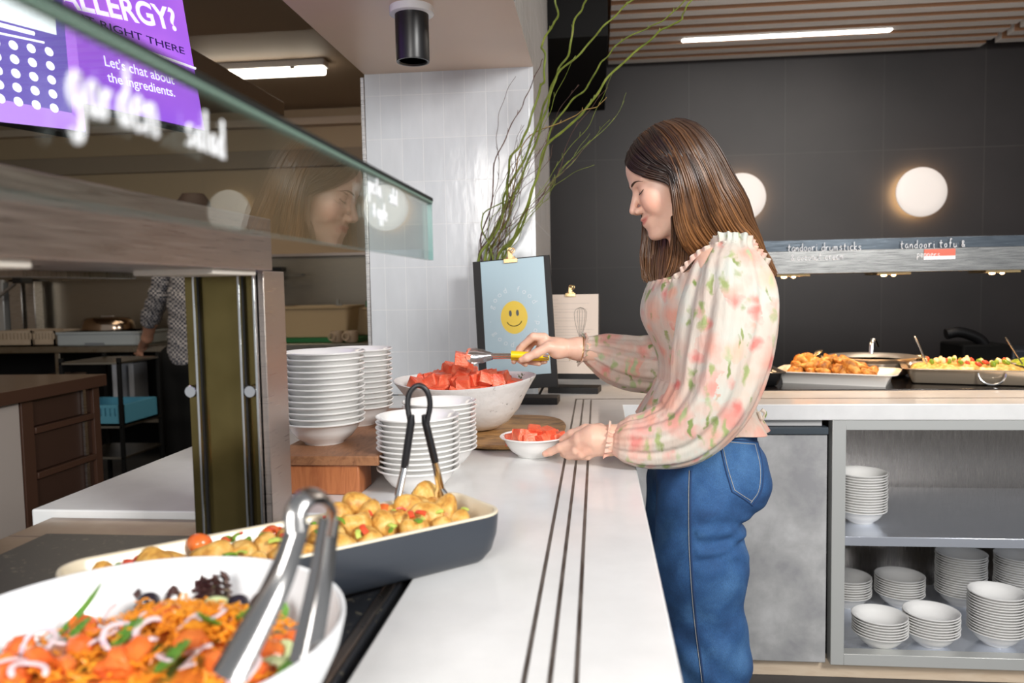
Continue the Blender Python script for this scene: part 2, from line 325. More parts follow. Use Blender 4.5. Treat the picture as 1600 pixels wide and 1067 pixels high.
# ---- handwriting strokes
H = {'a': [[(.6, .85), (.3, 1), (0, .5), (.25, 0), (.55, .35), (.6, 1), (.62, .2), (.75, 0)]], 'b': [[(0, 2), (0, 0), (.1, .7), (.4, 1), (.6, .5), (.35, 0), (0, .1)]],
 'c': [[(.55, .85), (.3, 1), (0, .5), (.25, 0), (.6, .15)]], 'd': [[(.6, .85), (.3, 1), (0, .5), (.25, 0), (.6, .3)], [(.62, 2), (.6, .3), (.75, 0)]],
 'e': [[(0, .5), (.55, .6), (.35, 1), (.02, .6), (.2, 0), (.6, .15)]], 'f': [[(.6, 1.8), (.35, 2), (.25, 1.4), (.2, 0)], [(0, 1), (.5, 1.05)]],
 'g': [[(.6, .85), (.3, 1), (0, .5), (.25, .05), (.55, .4), (.6, 1), (.6, -.5), (.3, -.9), (0, -.6)]], 'h': [[(0, 2), (0, 0), (.1, .7), (.4, 1), (.55, .6), (.6, 0)]],
 'i': [[(.1, 1), (.1, .15), (.25, 0)], [(.1, 1.45), (.12, 1.5)]], 'k': [[(0, 2), (0, 0)], [(.5, 1), (.05, .5), (.6, 0)]], 'l': [[(.1, 2), (.08, .2), (.25, 0)]],
 'm': [[(0, 1), (0, 0), (.08, .7), (.25, 1), (.35, .7), (.35, 0), (.42, .7), (.6, 1), (.7, .7), (.72, 0)]], 'n': [[(0, 1), (0, 0), (.1, .7), (.35, 1), (.55, .7), (.58, 0)]],
 'o': [[(.35, 1), (.02, .6), (.2, 0), (.55, .3), (.5, .85), (.25, 1)]], 'p': [[(0, 1), (0, -.9), (0, .6), (.3, 1), (.6, .6), (.35, .05), (0, .15)]],
 'r': [[(0, 1), (.05, 0), (.1, .6), (.3, .95), (.55, .9)]], 's': [[(.55, .9), (.25, 1), (.1, .7), (.5, .4), (.4, .03), (0, .1)]], 't': [[(.3, 1.7), (.25, .2), (.5, 0)], [(0, 1.05), (.6, 1.1)]],
 'u': [[(0, 1), (.02, .2), (.3, 0), (.55, .4), (.58, 1), (.6, .1)]], 'y': [[(0, 1), (.25, .1)], [(.6, 1), (.3, 0), (0, -.8)]], '&': [[(.7, 0), (.1, 1.2), (.35, 1.5), (.5, 1.2), (.05, .5), (.3, 0), (.7, .6)]],
 'R': [[(0, 0), (0, 1.5), (.5, 1.4), (.5, .9), (0, .8), (.6, 0)]], 'I': [[(.3, 0), (.3, 1.5)]], 'G': [[(.6, 1.4), (.3, 1.5), (0, .8), (.2, 0), (.6, .2), (.6, .7), (.35, .7)]], 'H': [[(0, 0), (0, 1.5)], [(.6, 0), (.6, 1.5)], [(0, .8), (.6, .8)]],
 'T': [[(.3, 0), (.3, 1.5)], [(0, 1.5), (.6, 1.5)]], 'E': [[(.5, 1.5), (0, 1.5), (0, 0), (.5, 0)], [(0, .8), (.4, .8)]], 'O': [[(.3, 1.5), (0, .8), (.3, 0), (.6, .8), (.3, 1.5)]], ' ': []}
def write(mb, text, o, dx, dy, s, r, adv=0.92, jit=0.06, gw=1.0):
    """strokes of text from point o along dx (right) and dy (up), s = x-height"""
    o = np.array(o, float); dx = np.array(dx, float); dy = np.array(dy, float); x = 0; rr = random.Random(len(text)*7+3)
    for ch in text:
        jy = rr.uniform(-jit, jit); js = 1+rr.uniform(-jit, jit)
        for stt in H.get(ch, []):
            P = [o+dx*s*(x+a*0.78*js*gw)+dy*s*(b*js+jy) for a, b in stt]; mb.tube(spl(P, len(P)*3), r, 5)
        x += adv*(0.55 if ch in 'il' else (1.15 if ch == 'm' else 0.85)) if ch != ' ' else 0.7
def fonttext(name, body, size, m, mat_world, ext=0.0006, off=0.0, shear=0, space=1.0, parent=None, align='LEFT'):
    c = bpy.data.curves.new(name, 'FONT'); c.body = body; c.size = size; c.extrude = ext; c.offset = off; c.shear = shear; c.space_character = space; c.align_x = align
    t = bpy.data.objects.new('t', c); COL.objects.link(t); dg = bpy.context.evaluated_depsgraph_get(); me = bpy.data.meshes.new_from_object(t.evaluated_get(dg)); bpy.data.objects.remove(t)
    me.transform(mat_world); me.materials.clear(); me.materials.append(m); me.name = name
    o = bpy.data.objects.new(name, me); COL.objects.link(o)
    if parent: o.parent = parent
    return o
def frame(o, x, y, z=None):
    x = Vector(x).normalized(); y = Vector(y); y = (y-x*y.dot(x)).normalized(); z = x.cross(y)
    return Matrix(((x[0], y[0], z[0], o[0]), (x[1], y[1], z[1], o[1]), (x[2], y[2], z[2], o[2]), (0, 0, 0, 1)))
# ============================================================= THE SETTING
st(box('floor', (-6, -1.5, -0.05), (4, 7, 0), floor_m, bev=0))
st(box('wall_back', (-0.85, 5.3, 0), (4.2, 5.4, 3.0), dtile, bev=0))
st(box('wall_kitchen_side', (-0.95, 3.7, 0), (-0.85, 6.4, 3.0), kwall, bev=0))
st(box('wall_kitchen_back', (-6, 6.3, 0), (-0.85, 6.4, 3.0), kwall, bev=0))
st(box('wall_left', (-5.6, 1.0, 0), (-5.5, 6.4, 3.0), kwall, bev=0))
st(box('wall_right', (3.6, 2.0, 0), (3.7, 5.4, 3.0), dtile, bev=0))
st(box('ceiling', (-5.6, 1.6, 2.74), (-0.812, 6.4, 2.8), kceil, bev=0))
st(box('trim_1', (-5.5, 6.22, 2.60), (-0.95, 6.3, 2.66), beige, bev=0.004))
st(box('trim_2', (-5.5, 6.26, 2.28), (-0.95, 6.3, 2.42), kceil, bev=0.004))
st(box('ceiling_slat_backing', (-0.2, 1.4, 2.77), (3.6, 5.3, 2.80), slatback, bev=0))
# kitchen beam that steps the ceiling down and the trunking under it
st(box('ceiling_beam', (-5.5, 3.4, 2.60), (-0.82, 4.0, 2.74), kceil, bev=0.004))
tr = box('cable_trunking', (-1.88, 2.55, 2.30), (-1.80, 4.55, 2.38), kceil, None, 0.003)
t = thing('trunking', 'painted brown cable trunking hanging under the kitchen ceiling with its drop pipe', 'cable trunking', (-1.84, 2.6, 2.3))
dp = box('drop_pipe', (-1.87, 2.56, 2.38), (-1.81, 2.62, 2.74), kceil, None, 0.003); tr.name = 'duct'; adopt(t, tr, dp)
# slatted ceiling: each slat is one board in two lengths with a staggered joint
ys = np.arange(1.62, 5.28, 0.142)
first = None; XJ = 2.32
def slat(x0, x1, y):
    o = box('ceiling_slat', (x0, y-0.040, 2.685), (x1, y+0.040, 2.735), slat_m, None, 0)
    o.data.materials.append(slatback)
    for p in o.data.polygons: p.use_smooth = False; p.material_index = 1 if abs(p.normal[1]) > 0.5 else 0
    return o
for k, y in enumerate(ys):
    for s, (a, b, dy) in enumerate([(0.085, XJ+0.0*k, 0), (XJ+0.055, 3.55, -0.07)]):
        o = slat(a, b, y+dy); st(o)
st(box('ceiling_batten', (0.06, 1.4, 2.735), (0.12, 5.3, 2.77), slatback, bev=0)); st(box('ceiling_batten', (2.2, 1.4, 2.735), (2.3, 5.3, 2.77), slatback, bev=0)); st(box('ceiling_batten', (2.5, 1.4, 2.735), (2.6, 5.3, 2.77), slatback, bev=0))
st(box('ceiling_dark_soffit', (-0.6, 3.75, 2.42), (0.062, 5.3, 2.80), blackm, bev=0.002))
# tiled column and the soffit box over the counter
col = MB().box((-0.81, 2.8, 0.902), (-0.212, 3.7, 2.9)); co = col.build('wall_pillar', [wtile, wtile_side], smooth=False); st(co)
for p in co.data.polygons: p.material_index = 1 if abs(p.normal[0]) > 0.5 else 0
st(box('trim_3', (-0.825, 2.795, 0.902), (-0.811, 2.83, 2.03), steel, bev=0.002))
sb = MB().box((-0.81, 0.9, 2.04), (-0.212, 2.8, 2.9)).build('ceiling_soffit', [soff_m, wtile_side], smooth=False); st(sb)
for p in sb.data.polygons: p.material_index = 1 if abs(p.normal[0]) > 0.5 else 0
# downlight
dl = at(643, 12, Z=2.04); t = thing('downlight', 'black cylinder surface downlight with a white ceiling plate above the counter', 'ceiling light', (dl[0], dl[1], 2.04))
MB().lathe([(0, 0), (0.060, 0), (0.060, -0.018), (0.057, -0.020), (0, -0.020)][::-1], 40).build('ceiling_plate', whiteplas, t)
MB().lathe([(0.036, -0.140), (0.040, -0.144), (0.0445, -0.144), (0.0455, -0.140), (0.0455, -0.020), (0, -0.020)], 48).build('housing', black, t)
MB().lathe([(0, -0.105), (0.028, -0.118), (0.036, -0.139), (0.038, -0.140)], 48).build('reflector', mat('reflector', (0.45, 0.38, 0.28), 0.3, 0.6), t)
# long fluorescent in the kitchen
lit = emis('lit_tube', (1.0, 0.90, 0.76), 9)
t = thing('fluorescent_light', 'long lit white fluorescent batten under the kitchen ceiling', 'ceiling light', (-2.13, 5.0, 2.74))
MB().box((-0.44, -0.05, -0.045), (0.44, 0.05, 0.0)).build('batten', whiteplas, t, 0.006)
MB().box((-0.425, -0.045, -0.085), (0.425, 0.045, -0.045)).build('diffuser', lit, t, 0.012)
for x in (-0.4, 0.22): MB().box((x, -0.052, -0.06), (x+0.03, 0.052, -0.044)).build('clip', steel, t)
# linear light in the slats
t = thing('linear_light', 'long thin lit linear light set into the slatted ceiling', 'ceiling light', (1.08, 4.78, 2.70))
MB().box((-0.58, -0.028, -0.022), (0.58, 0.028, 0.0)).build('diffuser', emis('lit_linear', (1.0, 0.95, 0.88), 8), t, 0.01)
MB().box((-0.60, -0.033, -0.010), (0.60, 0.033, 0.02)).build('housing', black, t, 0.004)
# disc lamps on the dark wall
for k, (px, lab) in enumerate([(1432, 'round white glowing disc wall lamp, the right one, above the heat lamp gantry'), (1155, 'round white glowing disc wall lamp, the one behind the woman\'s hair')]):
    P = at(px, 305, Y=5.3); t = thing('wall_lamp', lab, 'wall lamp', (P[0], 5.3, 1.825), 0, 'disc lamps on the dark wall')
    R = Matrix.Rotation(PI/2, 4, 'X')
    MB().lathe([(0, 0.092), (0.10, 0.090), (0.145, 0.086), (0.152, 0.080), (0.152, 0.072), (0, 0.072)][::-1], 64, M=R).build('disc', emis('lamp_disc', (0.80, 0.74, 0.70), 0.28), t)
    MB().lathe([(0, 0), (0.06, 0), (0.06, 0.072), (0, 0.072)][::-1], 32, M=R).build('mount', black, t)
    l = bpy.data.lights.new('lamp_glow', 'AREA'); l.shape = 'DISK'; l.size = 0.28; l.energy = 3.8; l.color = (1, 0.60, 0.28)
    lo = bpy.data.objects.new('lamp_glow', l); COL.objects.link(lo); lo.location = (P[0], 5.235, 1.825); lo.rotation_euler = (PI/2, 0, 0)
# ============================================================= COUNTER
def poly_slab(name, loops, z0, z1, m, bev=0.003):
    bm = bmesh.new()
    f = bm.faces.new([bm.verts.new((x, y, z1)) for x, y in loops]); r = bmesh.ops.extrude_face_region(bm, geom=[f])
    for v in [g for g in r['geom'] if isinstance(g, bmesh.types.BMVert)]: v.co.z = z0
    bmesh.ops.recalc_face_normals(bm, faces=bm.faces); me = bpy.data.meshes.new(name); bm.to_mesh(me); me.materials.append(m)
    o = bpy.data.objects.new(name, me); COL.objects.link(o)
    if bev: b = o.modifiers.new('bevel', 'BEVEL'); b.width = bev; b.segments = 2; b.limit_method = 'ANGLE'
    return o
wt = poly_slab('worktop', [(-0.247, -0.5), (0.078, -0.5), (0.078, 2.55), (2.6, 2.55), (2.6, 3.45), (-0.205, 3.45), (-0.205, 2.795), (-1.01, 2.795), (-1.01, 1.30), (-0.247, 1.30)], 0.85, 0.90, stone)
t = thing('serving_counter', 'white speckled stone L-shaped serving counter with three dark tray-slide strips', 'counter', (0.07, 1.0, 0)); adopt(t, wt)
inl = nmat('dark_inlay', [(0.4, (0.035, 0.025, 0.02)), (0.6, (0.10, 0.085, 0.075))], 60, (1, 0.2, 1), rough=0.4)
for x, y1 in ((-0.0745, 2.6825), (-0.0495, 2.672), (-0.0240, 2.66)):
    o = box('inlay_strip', (x-0.0026, -0.45, 0.8995), (x+0.0026, y1, 0.9004), inl, None, 0); adopt(t, o)
o = box('inlay_strip', (-0.0771, 2.677, 0.8995), (2.55, 2.688, 0.9004), inl, None, 0); adopt(t, o)
o = box('cabinet_body', (-0.95, -0.4, 0.02), (0.05, 2.52, 0.848), concrete, None, 0.002); 
o2 = box('cabinet_body', (0.055, 2.60, 0.06), (0.70, 3.40, 0.848), concrete, None, 0.002); adopt(t, o, o2)
# well in the counter: black tray and steel rim
blk = nmat('black_crumbed_plate', [(0.62, (0.016, 0.018, 0.022)), (0.70, (0.10, 0.09, 0.07))], 90, rough=0.35, detail=2)
t2 = thing('food_well', 'black display plate in a brushed steel rim set into the counter under the salads', 'display well', (-0.62, 0.6, 0.85))
adopt(t2, box('plate', (-0.90, -0.2, 0.86), (-0.262, 1.19, 0.893), blk, None, 0.002))
rim = MB().box((-0.97, 1.19, 0.855), (-0.255, 1.298, 0.887)).box((-0.97, -0.2, 0.855), (-0.90, 1.19, 0.887)); adopt(t2, rim.build('rim', brushed('rim_steel', (0.36, 0.29, 0.245), 0.35), None, 0.002))
adopt(t2, box('edge_bar', (-0.279, -0.2, 0.888), (-0.267, 1.18, 0.897), brushed('edge_bar', (0.36, 0.31, 0.27), 0.3), None, 0.002))
# grey cupboard front with handle rail
t = thing('cupboard', 'grey concrete-look cupboard front with a black handle rail, behind the woman', 'cupboard', (0.38, 2.56, 0.06))
adopt(t, box('door', (0.09, 2.565, 0.064), (0.714, 2.598, 0.800), concrete, None, 0.002), box('handle_rail', (0.09, 2.558, 0.803), (0.716, 2.598, 0.826), mat('rail_grey', (0.05, 0.065, 0.08), 0.4), None, 0.002), box('filler', (0.09, 2.575, 0.828), (0.70, 2.60, 0.849), mat('filler_grey', (0.50, 0.50, 0.50), 0.5), None, 0.001))
st(box('baseboard_right', (0.0, 2.60, 0.0), (2.6, 2.64, 0.061), kick, bev=0.002))
# stainless open shelf unit
shf = mat('shelf_frame_steel', (0.62, 0.63, 0.61), 0.3, 0.45); shs = mat('shelf_steel', (0.66, 0.70, 0.78), 0.12, 0.7); vv = coords(shs, (3, 14, 3)); ff = noise(shs, vv, 2, 5, 0.6, 0.5); setc(shs, ramp(shs, ff, [(0.3, (0.12,)*3), (0.7, (0.26,)*3)]), 'Roughness')
t = thing('open_shelf_unit', 'stainless steel open shelf unit holding stacked bowls under the back counter', 'shelf unit', (1.4, 2.56, 0.06))
fr = MB().box((0.727, 2.556, 0.062), (0.768, 2.60, 0.849)).box((0.768, 2.556, 0.818), (2.5, 2.60, 0.849)).box((0.768, 2.556, 0.062), (2.5, 2.60, 0.099)).box((2.46, 2.556, 0.099), (2.5, 2.60, 0.818))
frm = fr.build('frame', shf, None, 0.001)
sh1 = box('shelf', (0.735, 2.562, 0.448), (2.46, 3.20, 0.478), shs, None, 0.0015); sh2 = box('bottom_shelf', (0.735, 2.60, 0.085), (2.46, 3.20, 0.090), shs, None, 0.0015)
bk = MB().box((0.728, 3.20, 0.085), (2.5, 3.21, 0.845)).box((0.728, 2.60, 0.085), (0.735, 3.20, 0.845)).box((2.46, 2.6, 0.085), (2.467, 3.2, 0.845)).build('back_panel', brushed('back_panel_steel', (0.42, 0.38, 0.34), 0.22, (60, 1, 1)), None, 0)
tp = box('top_panel', (0.735, 2.60, 0.830), (2.46, 3.20, 0.845), steeld, None, 0)
adopt(t, frm, sh1, sh2, bk, tp)
# ============================================================= SNEEZE GUARD, HOOD, POST
edgeg = mat('glass_edge_dark', (0.004, 0.02, 0.013), 0.15); edgea = mat('glass_edge_aqua', (0.30, 0.48, 0.47), 0.2)
g = MB().box((-0.2445, 0.10, 1.322), (-0.2375, 1.15, 1.411)).build('pane', [glass, edgeg, edgea], None, 0, smooth=False)
for p in g.data.polygons: p.material_index = 1 if p.normal[2] > 0.5 else (2 if (p.normal[1] > 0.5 or p.normal[1] < -0.5 or p.normal[2] < -0.5) else 0)
tt = MB().box((-0.2460, 0.10, 1.4070), (-0.2358, 1.151, 1.4122)).build('top_edge', mat('edge_black', (0.002, 0.004, 0.003), 0.9), None, 0.001)
t = thing('sneeze_guard', 'long clear green-edged glass sneeze guard with dish names hand written in white marker', 'glass guard', (-0.241, 0.1, 1.32)); adopt(t, g, tt, MB().box((-0.2455, 0.10, 1.4045), (-0.2365, 1.1505, 1.4070)).build('painted_edge_reflection', mat('edge_reflection_green', (0.16, 0.26, 0.21), 0.4), None, 0, smooth=False))  # green strip paints in the reflection inside the glass edge
def word(par, *a, **k):
    mb = MB(); write(mb, *a, **k); attach(par, mb.build('writing', ink))
a0 = at(108, 160, X=-0.237); word(g, 'garden', (-0.2365, a0[1], 1.366), (0, 1, 0), (0, 0, 1), 0.0165, 0.0012, adv=0.9, jit=0.1)
word(g, 'salad', (-0.2365, at(292, 210, X=-0.237)[1], 1.366), (0, 1, 0), (0, 0, 1), 0.0125, 0.0010, adv=1.0, jit=0.1)
word(g, 'pasta', (-0.2365, 0.822, 1.382), (0, 1, 0), (0, 0, 1), 0.0115, 0.00085, adv=1.02); word(g, 'salad', (-0.2365, 0.908, 1.380), (0, 1, 0), (0, 0, 1), 0.0095, 0.00085, adv=0.9); word(g, '& apple', (-0.2365, 0.838, 1.358), (0, 1, 0), (0, 0, 1), 0.0095, 0.00085, adv=1.1)
adopt(t, MB().box((-0.48, 0.11, 1.33), (-0.245, 0.135, 1.345)).build('bracket', steel, None, 0.001))
t = thing('heat_lamp_hood', 'brushed steel heated gantry box over the salads at the left', 'heated gantry', (-0.6, 0.6, 1.31))
adopt(t, box('housing', (-0.74, 0.05, 1.312), (-0.482, 1.15, 1.388), steelw, None, 0.0015))
for y in (0.28, 0.52, 0.98): adopt(t, box('lamp_strip', (-0.60, y, 1.304), (-0.49, y+0.13, 1.3125), mat('warm_diffuser', (0.75, 0.70, 0.62), 0.4), None, 0.002))
adopt(t, box('rail', (-0.70, 0.1, 1.303), (-0.68, 1.12, 1.312), steeld, None, 0.001))
# post
olive = mat('bronze_mirror_panel', (0.40, 0.33, 0.15), 0.16, 0.9); vv = coords(olive); ff = noise(olive, vv, 9, 4); setc(olive, ramp(olive, ff, [(0.3, (0.15, 0.112, 0.035)), (0.7, (0.25, 0.19, 0.07))]))
t = thing('gantry_post', 'steel gantry post with bronze mirror panels, bright rods and round fixing knobs', 'post', (-0.57, 1.2, 0.9))
xa = at(284, 420, Y=1.16)[0]; xb = at(394, 420, Y=1.16)[0]; xc = at(411, 420, Y=1.16)[0]
adopt(t, box('panel', (xa, 1.166, 0.9), (xb+0.004, 1.172, 1.312), olive, None, 0.0005), box('upright', (xb, 1.160, 0.9), (xc, 1.24, 1.312), steelw, None, 0.001), box('core', (xa+0.004, 1.175, 0.9), (xb, 1.23, 1.312), steeld, None, 0.001))
for px in (301, 371, 394.5):
    x = at(px, 420, Y=1.155)[0]; adopt(t, box('rod', (x, 1.150, 0.9), (x+0.0036, 1.166, 1.311), chrome, None, 0.0006), box('gap_seal', (x+0.0036, 1.160, 0.9), (x+0.0053, 1.166, 1.311), black, None, 0))
R = Matrix.Rotation(PI/2, 4, 'X')
for px in (297, 390):
    P = at(px, 612, Y=1.15); o = MB().lathe([(0, 0), (0.0085, 0), (0.0095, 0.001), (0.0095, 0.010), (0.0085, 0.012), (0, 0.012)], 32, M=Matrix.Translation((P[0], 1.162, P[2])) @ R).build('knob', chrome); adopt(t, o)
# ============================================================= BOWL STACKS
def bowlprof(s=1.0, h=1.0): return [(r*s, z*s*h) for r, z in [(0, 0.004), (0.030, 0.004), (0.032, 0), (0.039, 0), (0.041, 0.004), (0.055, 0.013), (0.066, 0.027), (0.072, 0.038), (0.0795, 0.0425), (0.0815, 0.0435), (0.082, 0.0455), (0.080, 0.0465), (0.0715, 0.0425), (0.064, 0.032), (0.052, 0.018), (0.035, 0.009), (0, 0.007)]]
bowl_me = None
ORD = ['topmost', 'second from the top', 'third from the top', 'fourth from the top', 'fifth from the top', 'sixth from the top', 'seventh from the top', 'eighth from the top', 'ninth from the top', 'tenth from the top', 'eleventh from the top', 'twelfth from the top', 'thirteenth from the top', 'fourteenth from the top', 'fifteenth from the top', 'sixteenth from the top', 'seventeenth from the top']
def stack(x, y, z, n, where, group, pitch=0.0088, s=1.0, lean=(0, 0)):
    global bowl_me
    rr = random.Random(int(1000*x)+n)
    for k in range(n):
        if bowl_me is None:
            o = MB().lathe(bowlprof(), 56).build('bowl', china); bowl_me = o
        else: o = bowl_me.copy(); COL.objects.link(o)
        d = 0.0012 if k else 0
        o.location = (x+rr.uniform(-d, d)+lean[0]*k, y+rr.uniform(-d, d)+lean[1]*k, z+k*pitch); o.scale = (s, s, s)
        q = n-1-k; pos = 'bottom one' if k == 0 and n > 1 else ORD[q]
        tag(o, 'white china bowl, %s of %s' % (pos, where), 'bowl', group)
stack(-0.552, 1.545, 0.975, 13, 'the front stack on the walnut riser', 'bowls in the front stack on the riser', lean=(0.0004, 0), pitch=0.0116)
stack(-0.548, 1.76, 0.975, 12, 'the rear stack on the walnut riser', 'bowls in the rear stack on the riser', pitch=0.0116)
stack(-0.342, 1.47, 0.90, 11, 'the front stack on the counter', 'bowls in the front stack on the counter', s=0.97, pitch=0.0098)
stack(-0.338, 1.66, 0.90, 11, 'the rear counter stack by the melons', 'bowls in the rear stack on the counter', s=0.97, pitch=0.0098)
# cabinet stacks
Z1, Z2 = 0.0905, 0.4785
def cs(px, py, z, n, where, g, Y=None, s=1.0, p=0.0088):
    P = at(px, py, Z=z) if Y is None else at(px, py, Y=Y); stack(P[0], P[1], z, n, where, g, s=s, pitch=p)
stack(0.870, 2.73, Z2, 15, 'the middle shelf\'s tall left stack', 'tall bowl stack on the middle shelf', 0.0088, 1.0)
stack(0.815, 3.06, Z2, 14, 'the middle shelf\'s hidden rear stack', 'rear bowl stack on the middle shelf', 0.0100, 0.93)
B = [(1375, 2.65, 7, 'the bottom shelf\'s front left stack'), (1455, 2.67, 8, 'the bottom shelf\'s second front stack'), (1557, 2.69, 15, 'the bottom shelf\'s tall front stack'),
     (1405, 3.0, 8, 'the bottom shelf\'s short rear stack'), (1500, 3.02, 17, 'the bottom shelf\'s tall rear stack'), (1322, 2.98, 8, 'the stack beside the left frame, bottom shelf'), (1592, 3.06, 15, 'the bottom shelf\'s far right rear stack')]
for px, Y, n, wh in B:
    x = at(px, 960, Y=Y)[0]; stack(x, Y, Z1, n, wh, 'bowls in '+wh, 0.0090, 1.05)
# ============================================================= RISER
t = thing('wooden_riser', 'dark walnut riser board on reddish wood blocks, carrying two bowl stacks', 'riser', (-0.507, 1.41, 0.9))
bo = box('board', (-0.613, 1.412, 0.957), (-0.404, 2.0, 0.975), wood_board, None, 0.0015)
b1 = box('block', (-0.592, 1.418, 0.9), (-0.443, 1.50, 0.957), wood_block, None, 0.003); b2 = box('block', (-0.592, 1.86, 0.9), (-0.443, 1.94, 0.957), wood_block, None, 0.003); adopt(t, bo, b1, b2)
# ============================================================= MELON BOWL + PLATTER
pl = MB(); ring = []
n = 72; cxp, cyp = -0.215, 2.03
def sup(a, rx, ry, e=2.3): c, s = math.cos(a), math.sin(a); return rx*abs(c)**(2/e)*(1 if c > 0 else -1), ry*abs(s)**(2/e)*(1 if s > 0 else -1)
prof = [(0.90, 0.0), (0.985, 0.006), (1.0, 0.012), (0.985, 0.0155), (0.95, 0.016), (0.90, 0.0135), (0.0, 0.012)]
v = []; f = []
for k, (q, z) in enumerate(prof):
    for i in range(n): x, y = sup(2*PI*i/n, 0.135*q, 0.225*q); v.append((x, y, z))
for k in range(len(prof)-1):
    for i in range(n): j = (i+1) % n; f.append((k*n+i, k*n+j, (k+1)*n+j, (k+1)*n+i))
f.append(tuple(range(n-1, -1, -1)))
pl.add(v, f); o = pl.build('wooden_platter', wood_plat, loc=(-0.222, 2.035, 0.9)); o.rotation_euler = (0, 0, -0.08)
tag(o, 'oval acacia wood platter with streaky grain, under the big melon bowl', 'platter')
speck = nmat('speckled_white', [(0.30, (0.30, 0.29, 0.27)), (0.36, (0.79, 0.79, 0.78)), (0.7, (0.84, 0.84, 0.83))], 60, rough=0.45, detail=6, b=0.15)
MC = (-0.342, 2.035)
def msh(p, k, a): 
    f = 1 if k > 2 else 0; t = max(0, (p[2]-0.01)/0.12); p[2] += t*(0.010*(-math.cos(a))**2*1.0+0.006*math.sin(a)+0.004*math.cos(a)); p[0] += -0.01*t+0.006; return p
o = MB().lathe([(0, 0.0), (0.045, 0.0), (0.075, 0.006), (0.105, 0.022), (0.135, 0.052), (0.158, 0.088), (0.180, 0.118), (0.185, 0.124), (0.187, 0.128), (0.183, 0.129), (0.176, 0.122), (0.153, 0.090), (0.128, 0.056), (0.098, 0.030), (0.06, 0.016), (0, 0.014)], 72, sx=1.0, sy=0.80, sh=msh).build('serving_bowl', speck, loc=(MC[0], MC[1], 0.9125))
tag(o, 'big speckled white oval bowl of watermelon chunks on the wooden platter', 'serving bowl')
def melmat():
    m = nmat('watermelon_flesh', [(0.3, (0.74, 0.07, 0.03)), (0.5, (0.84, 0.15, 0.07)), (0.72, (0.90, 0.32, 0.19))], 28, rough=0.3, detail=5, b=0.3, bs=160, Subsurface_Weight=0.15, Subsurface_Scale=0.01); return m
mel = melmat()
def chunk(s, seed):
    r = random.Random(seed); bm = bmesh.new(); bmesh.ops.create_cube(bm, size=1)
    for v_ in bm.verts: v_.co = Vector((v_.co.x*s*r.uniform(0.8, 1.25), v_.co.y*s*r.uniform(0.75, 1.1), v_.co.z*s*r.uniform(0.7, 1.05)))
    bmesh.ops.bevel(bm, geom=bm.edges[:], offset=s*0.05, segments=1, affect='EDGES')
    for v_ in bm.verts: v_.co += Vector((r.gauss(0, 1), r.gauss(0, 1), r.gauss(0, 1)))*s*0.030
    me = bpy.data.meshes.new('watermelon_chunk'); bm.to_mesh(me); me.materials.append(mel)
    return me
cm = [chunk(0.035, i) for i in range(8)]
rr = random.Random(11)
def inst(name, me, loc, rot, lab, cat, grp, sc=1.0):
    o = bpy.data.objects.new(name, me); COL.objects.link(o); o.location = loc; o.rotation_euler = rot; o.scale = (sc,)*3; return tag(o, lab, cat, grp)
def heap(cx, cy, rx, ry, zb, h, nlay, step, fn):
    for L in range(nlay):
        q = L/max(1, nlay-1); sx = rx*math.sqrt(max(0.0, 1-q**1.3*0.93)); sy = ry*math.sqrt(max(0.0, 1-q**1.3*0.93)); z = zb+h*q
        a = -sx
        while a <= sx+1e-6:
            b = -sy
            while b <= sy+1e-6:
                X = a+rr.uniform(-.3, .3)*step; Y = b+rr.uniform(-.3, .3)*step
                if (X/(sx+.002))**2+(Y/(sy+.002))**2 <= 1.0: fn(cx+X, cy+Y, z+rr.uniform(-.15, .15)*step)
                b += step
            a += step
heap(MC[0]-0.006, MC[1]-0.002, 0.142, 0.108, 1.020, 0.052, 3, 0.034, lambda x, y, z: inst('watermelon_chunk', rr.choice(cm), (x, y, z), (rr.uniform(-.5, .5), rr.uniform(-.5, .5), rr.uniform(0, 3)), 'chunk of red watermelon heaped in the big speckled bowl', 'watermelon', 'watermelon in the big bowl'))
for px, py, Y in [(705, 578, 2.02), (722, 586, 2.0), (745, 592, 1.99), (765, 590, 2.02), (784, 592, 2.04), (690, 592, 1.98), (666, 594, 2.02), (652, 601, 1.97), (725, 600, 1.95)]:
    inst('watermelon_chunk', rr.choice(cm), at(px, py, Y=Y), (rr.uniform(-.5, .5), rr.uniform(-.5, .5), rr.uniform(0, 3)), 'chunk of red watermelon heaped in the big speckled bowl', 'watermelon', 'watermelon in the big bowl')
# herb sprig at the right rim
leafm = nmat('herb_green', [(0.3, (0.05, 0.10, 0.02)), (0.7, (0.14, 0.22, 0.05))], 30, rough=0.5)
mb = MB()
for i in range(60):
    P = at(822, 589, Y=2.12)+np.array([rr.gauss(0, .010), rr.gauss(0, .01), rr.uniform(-.012, .006)]); d = np.array([rr.gauss(0, 1), rr.gauss(0, 1), rr.uniform(0, 1)]); d = d/np.linalg.norm(d)*0.010
    mb.tube([P, P+d*0.5, P+d], [0.0012, 0.0022, 0.0004], 5, flat=0.3)
tag(mb.build('herb_sprig', leafm), 'small green herb sprig at the right rim of the big melon bowl', 'herb')
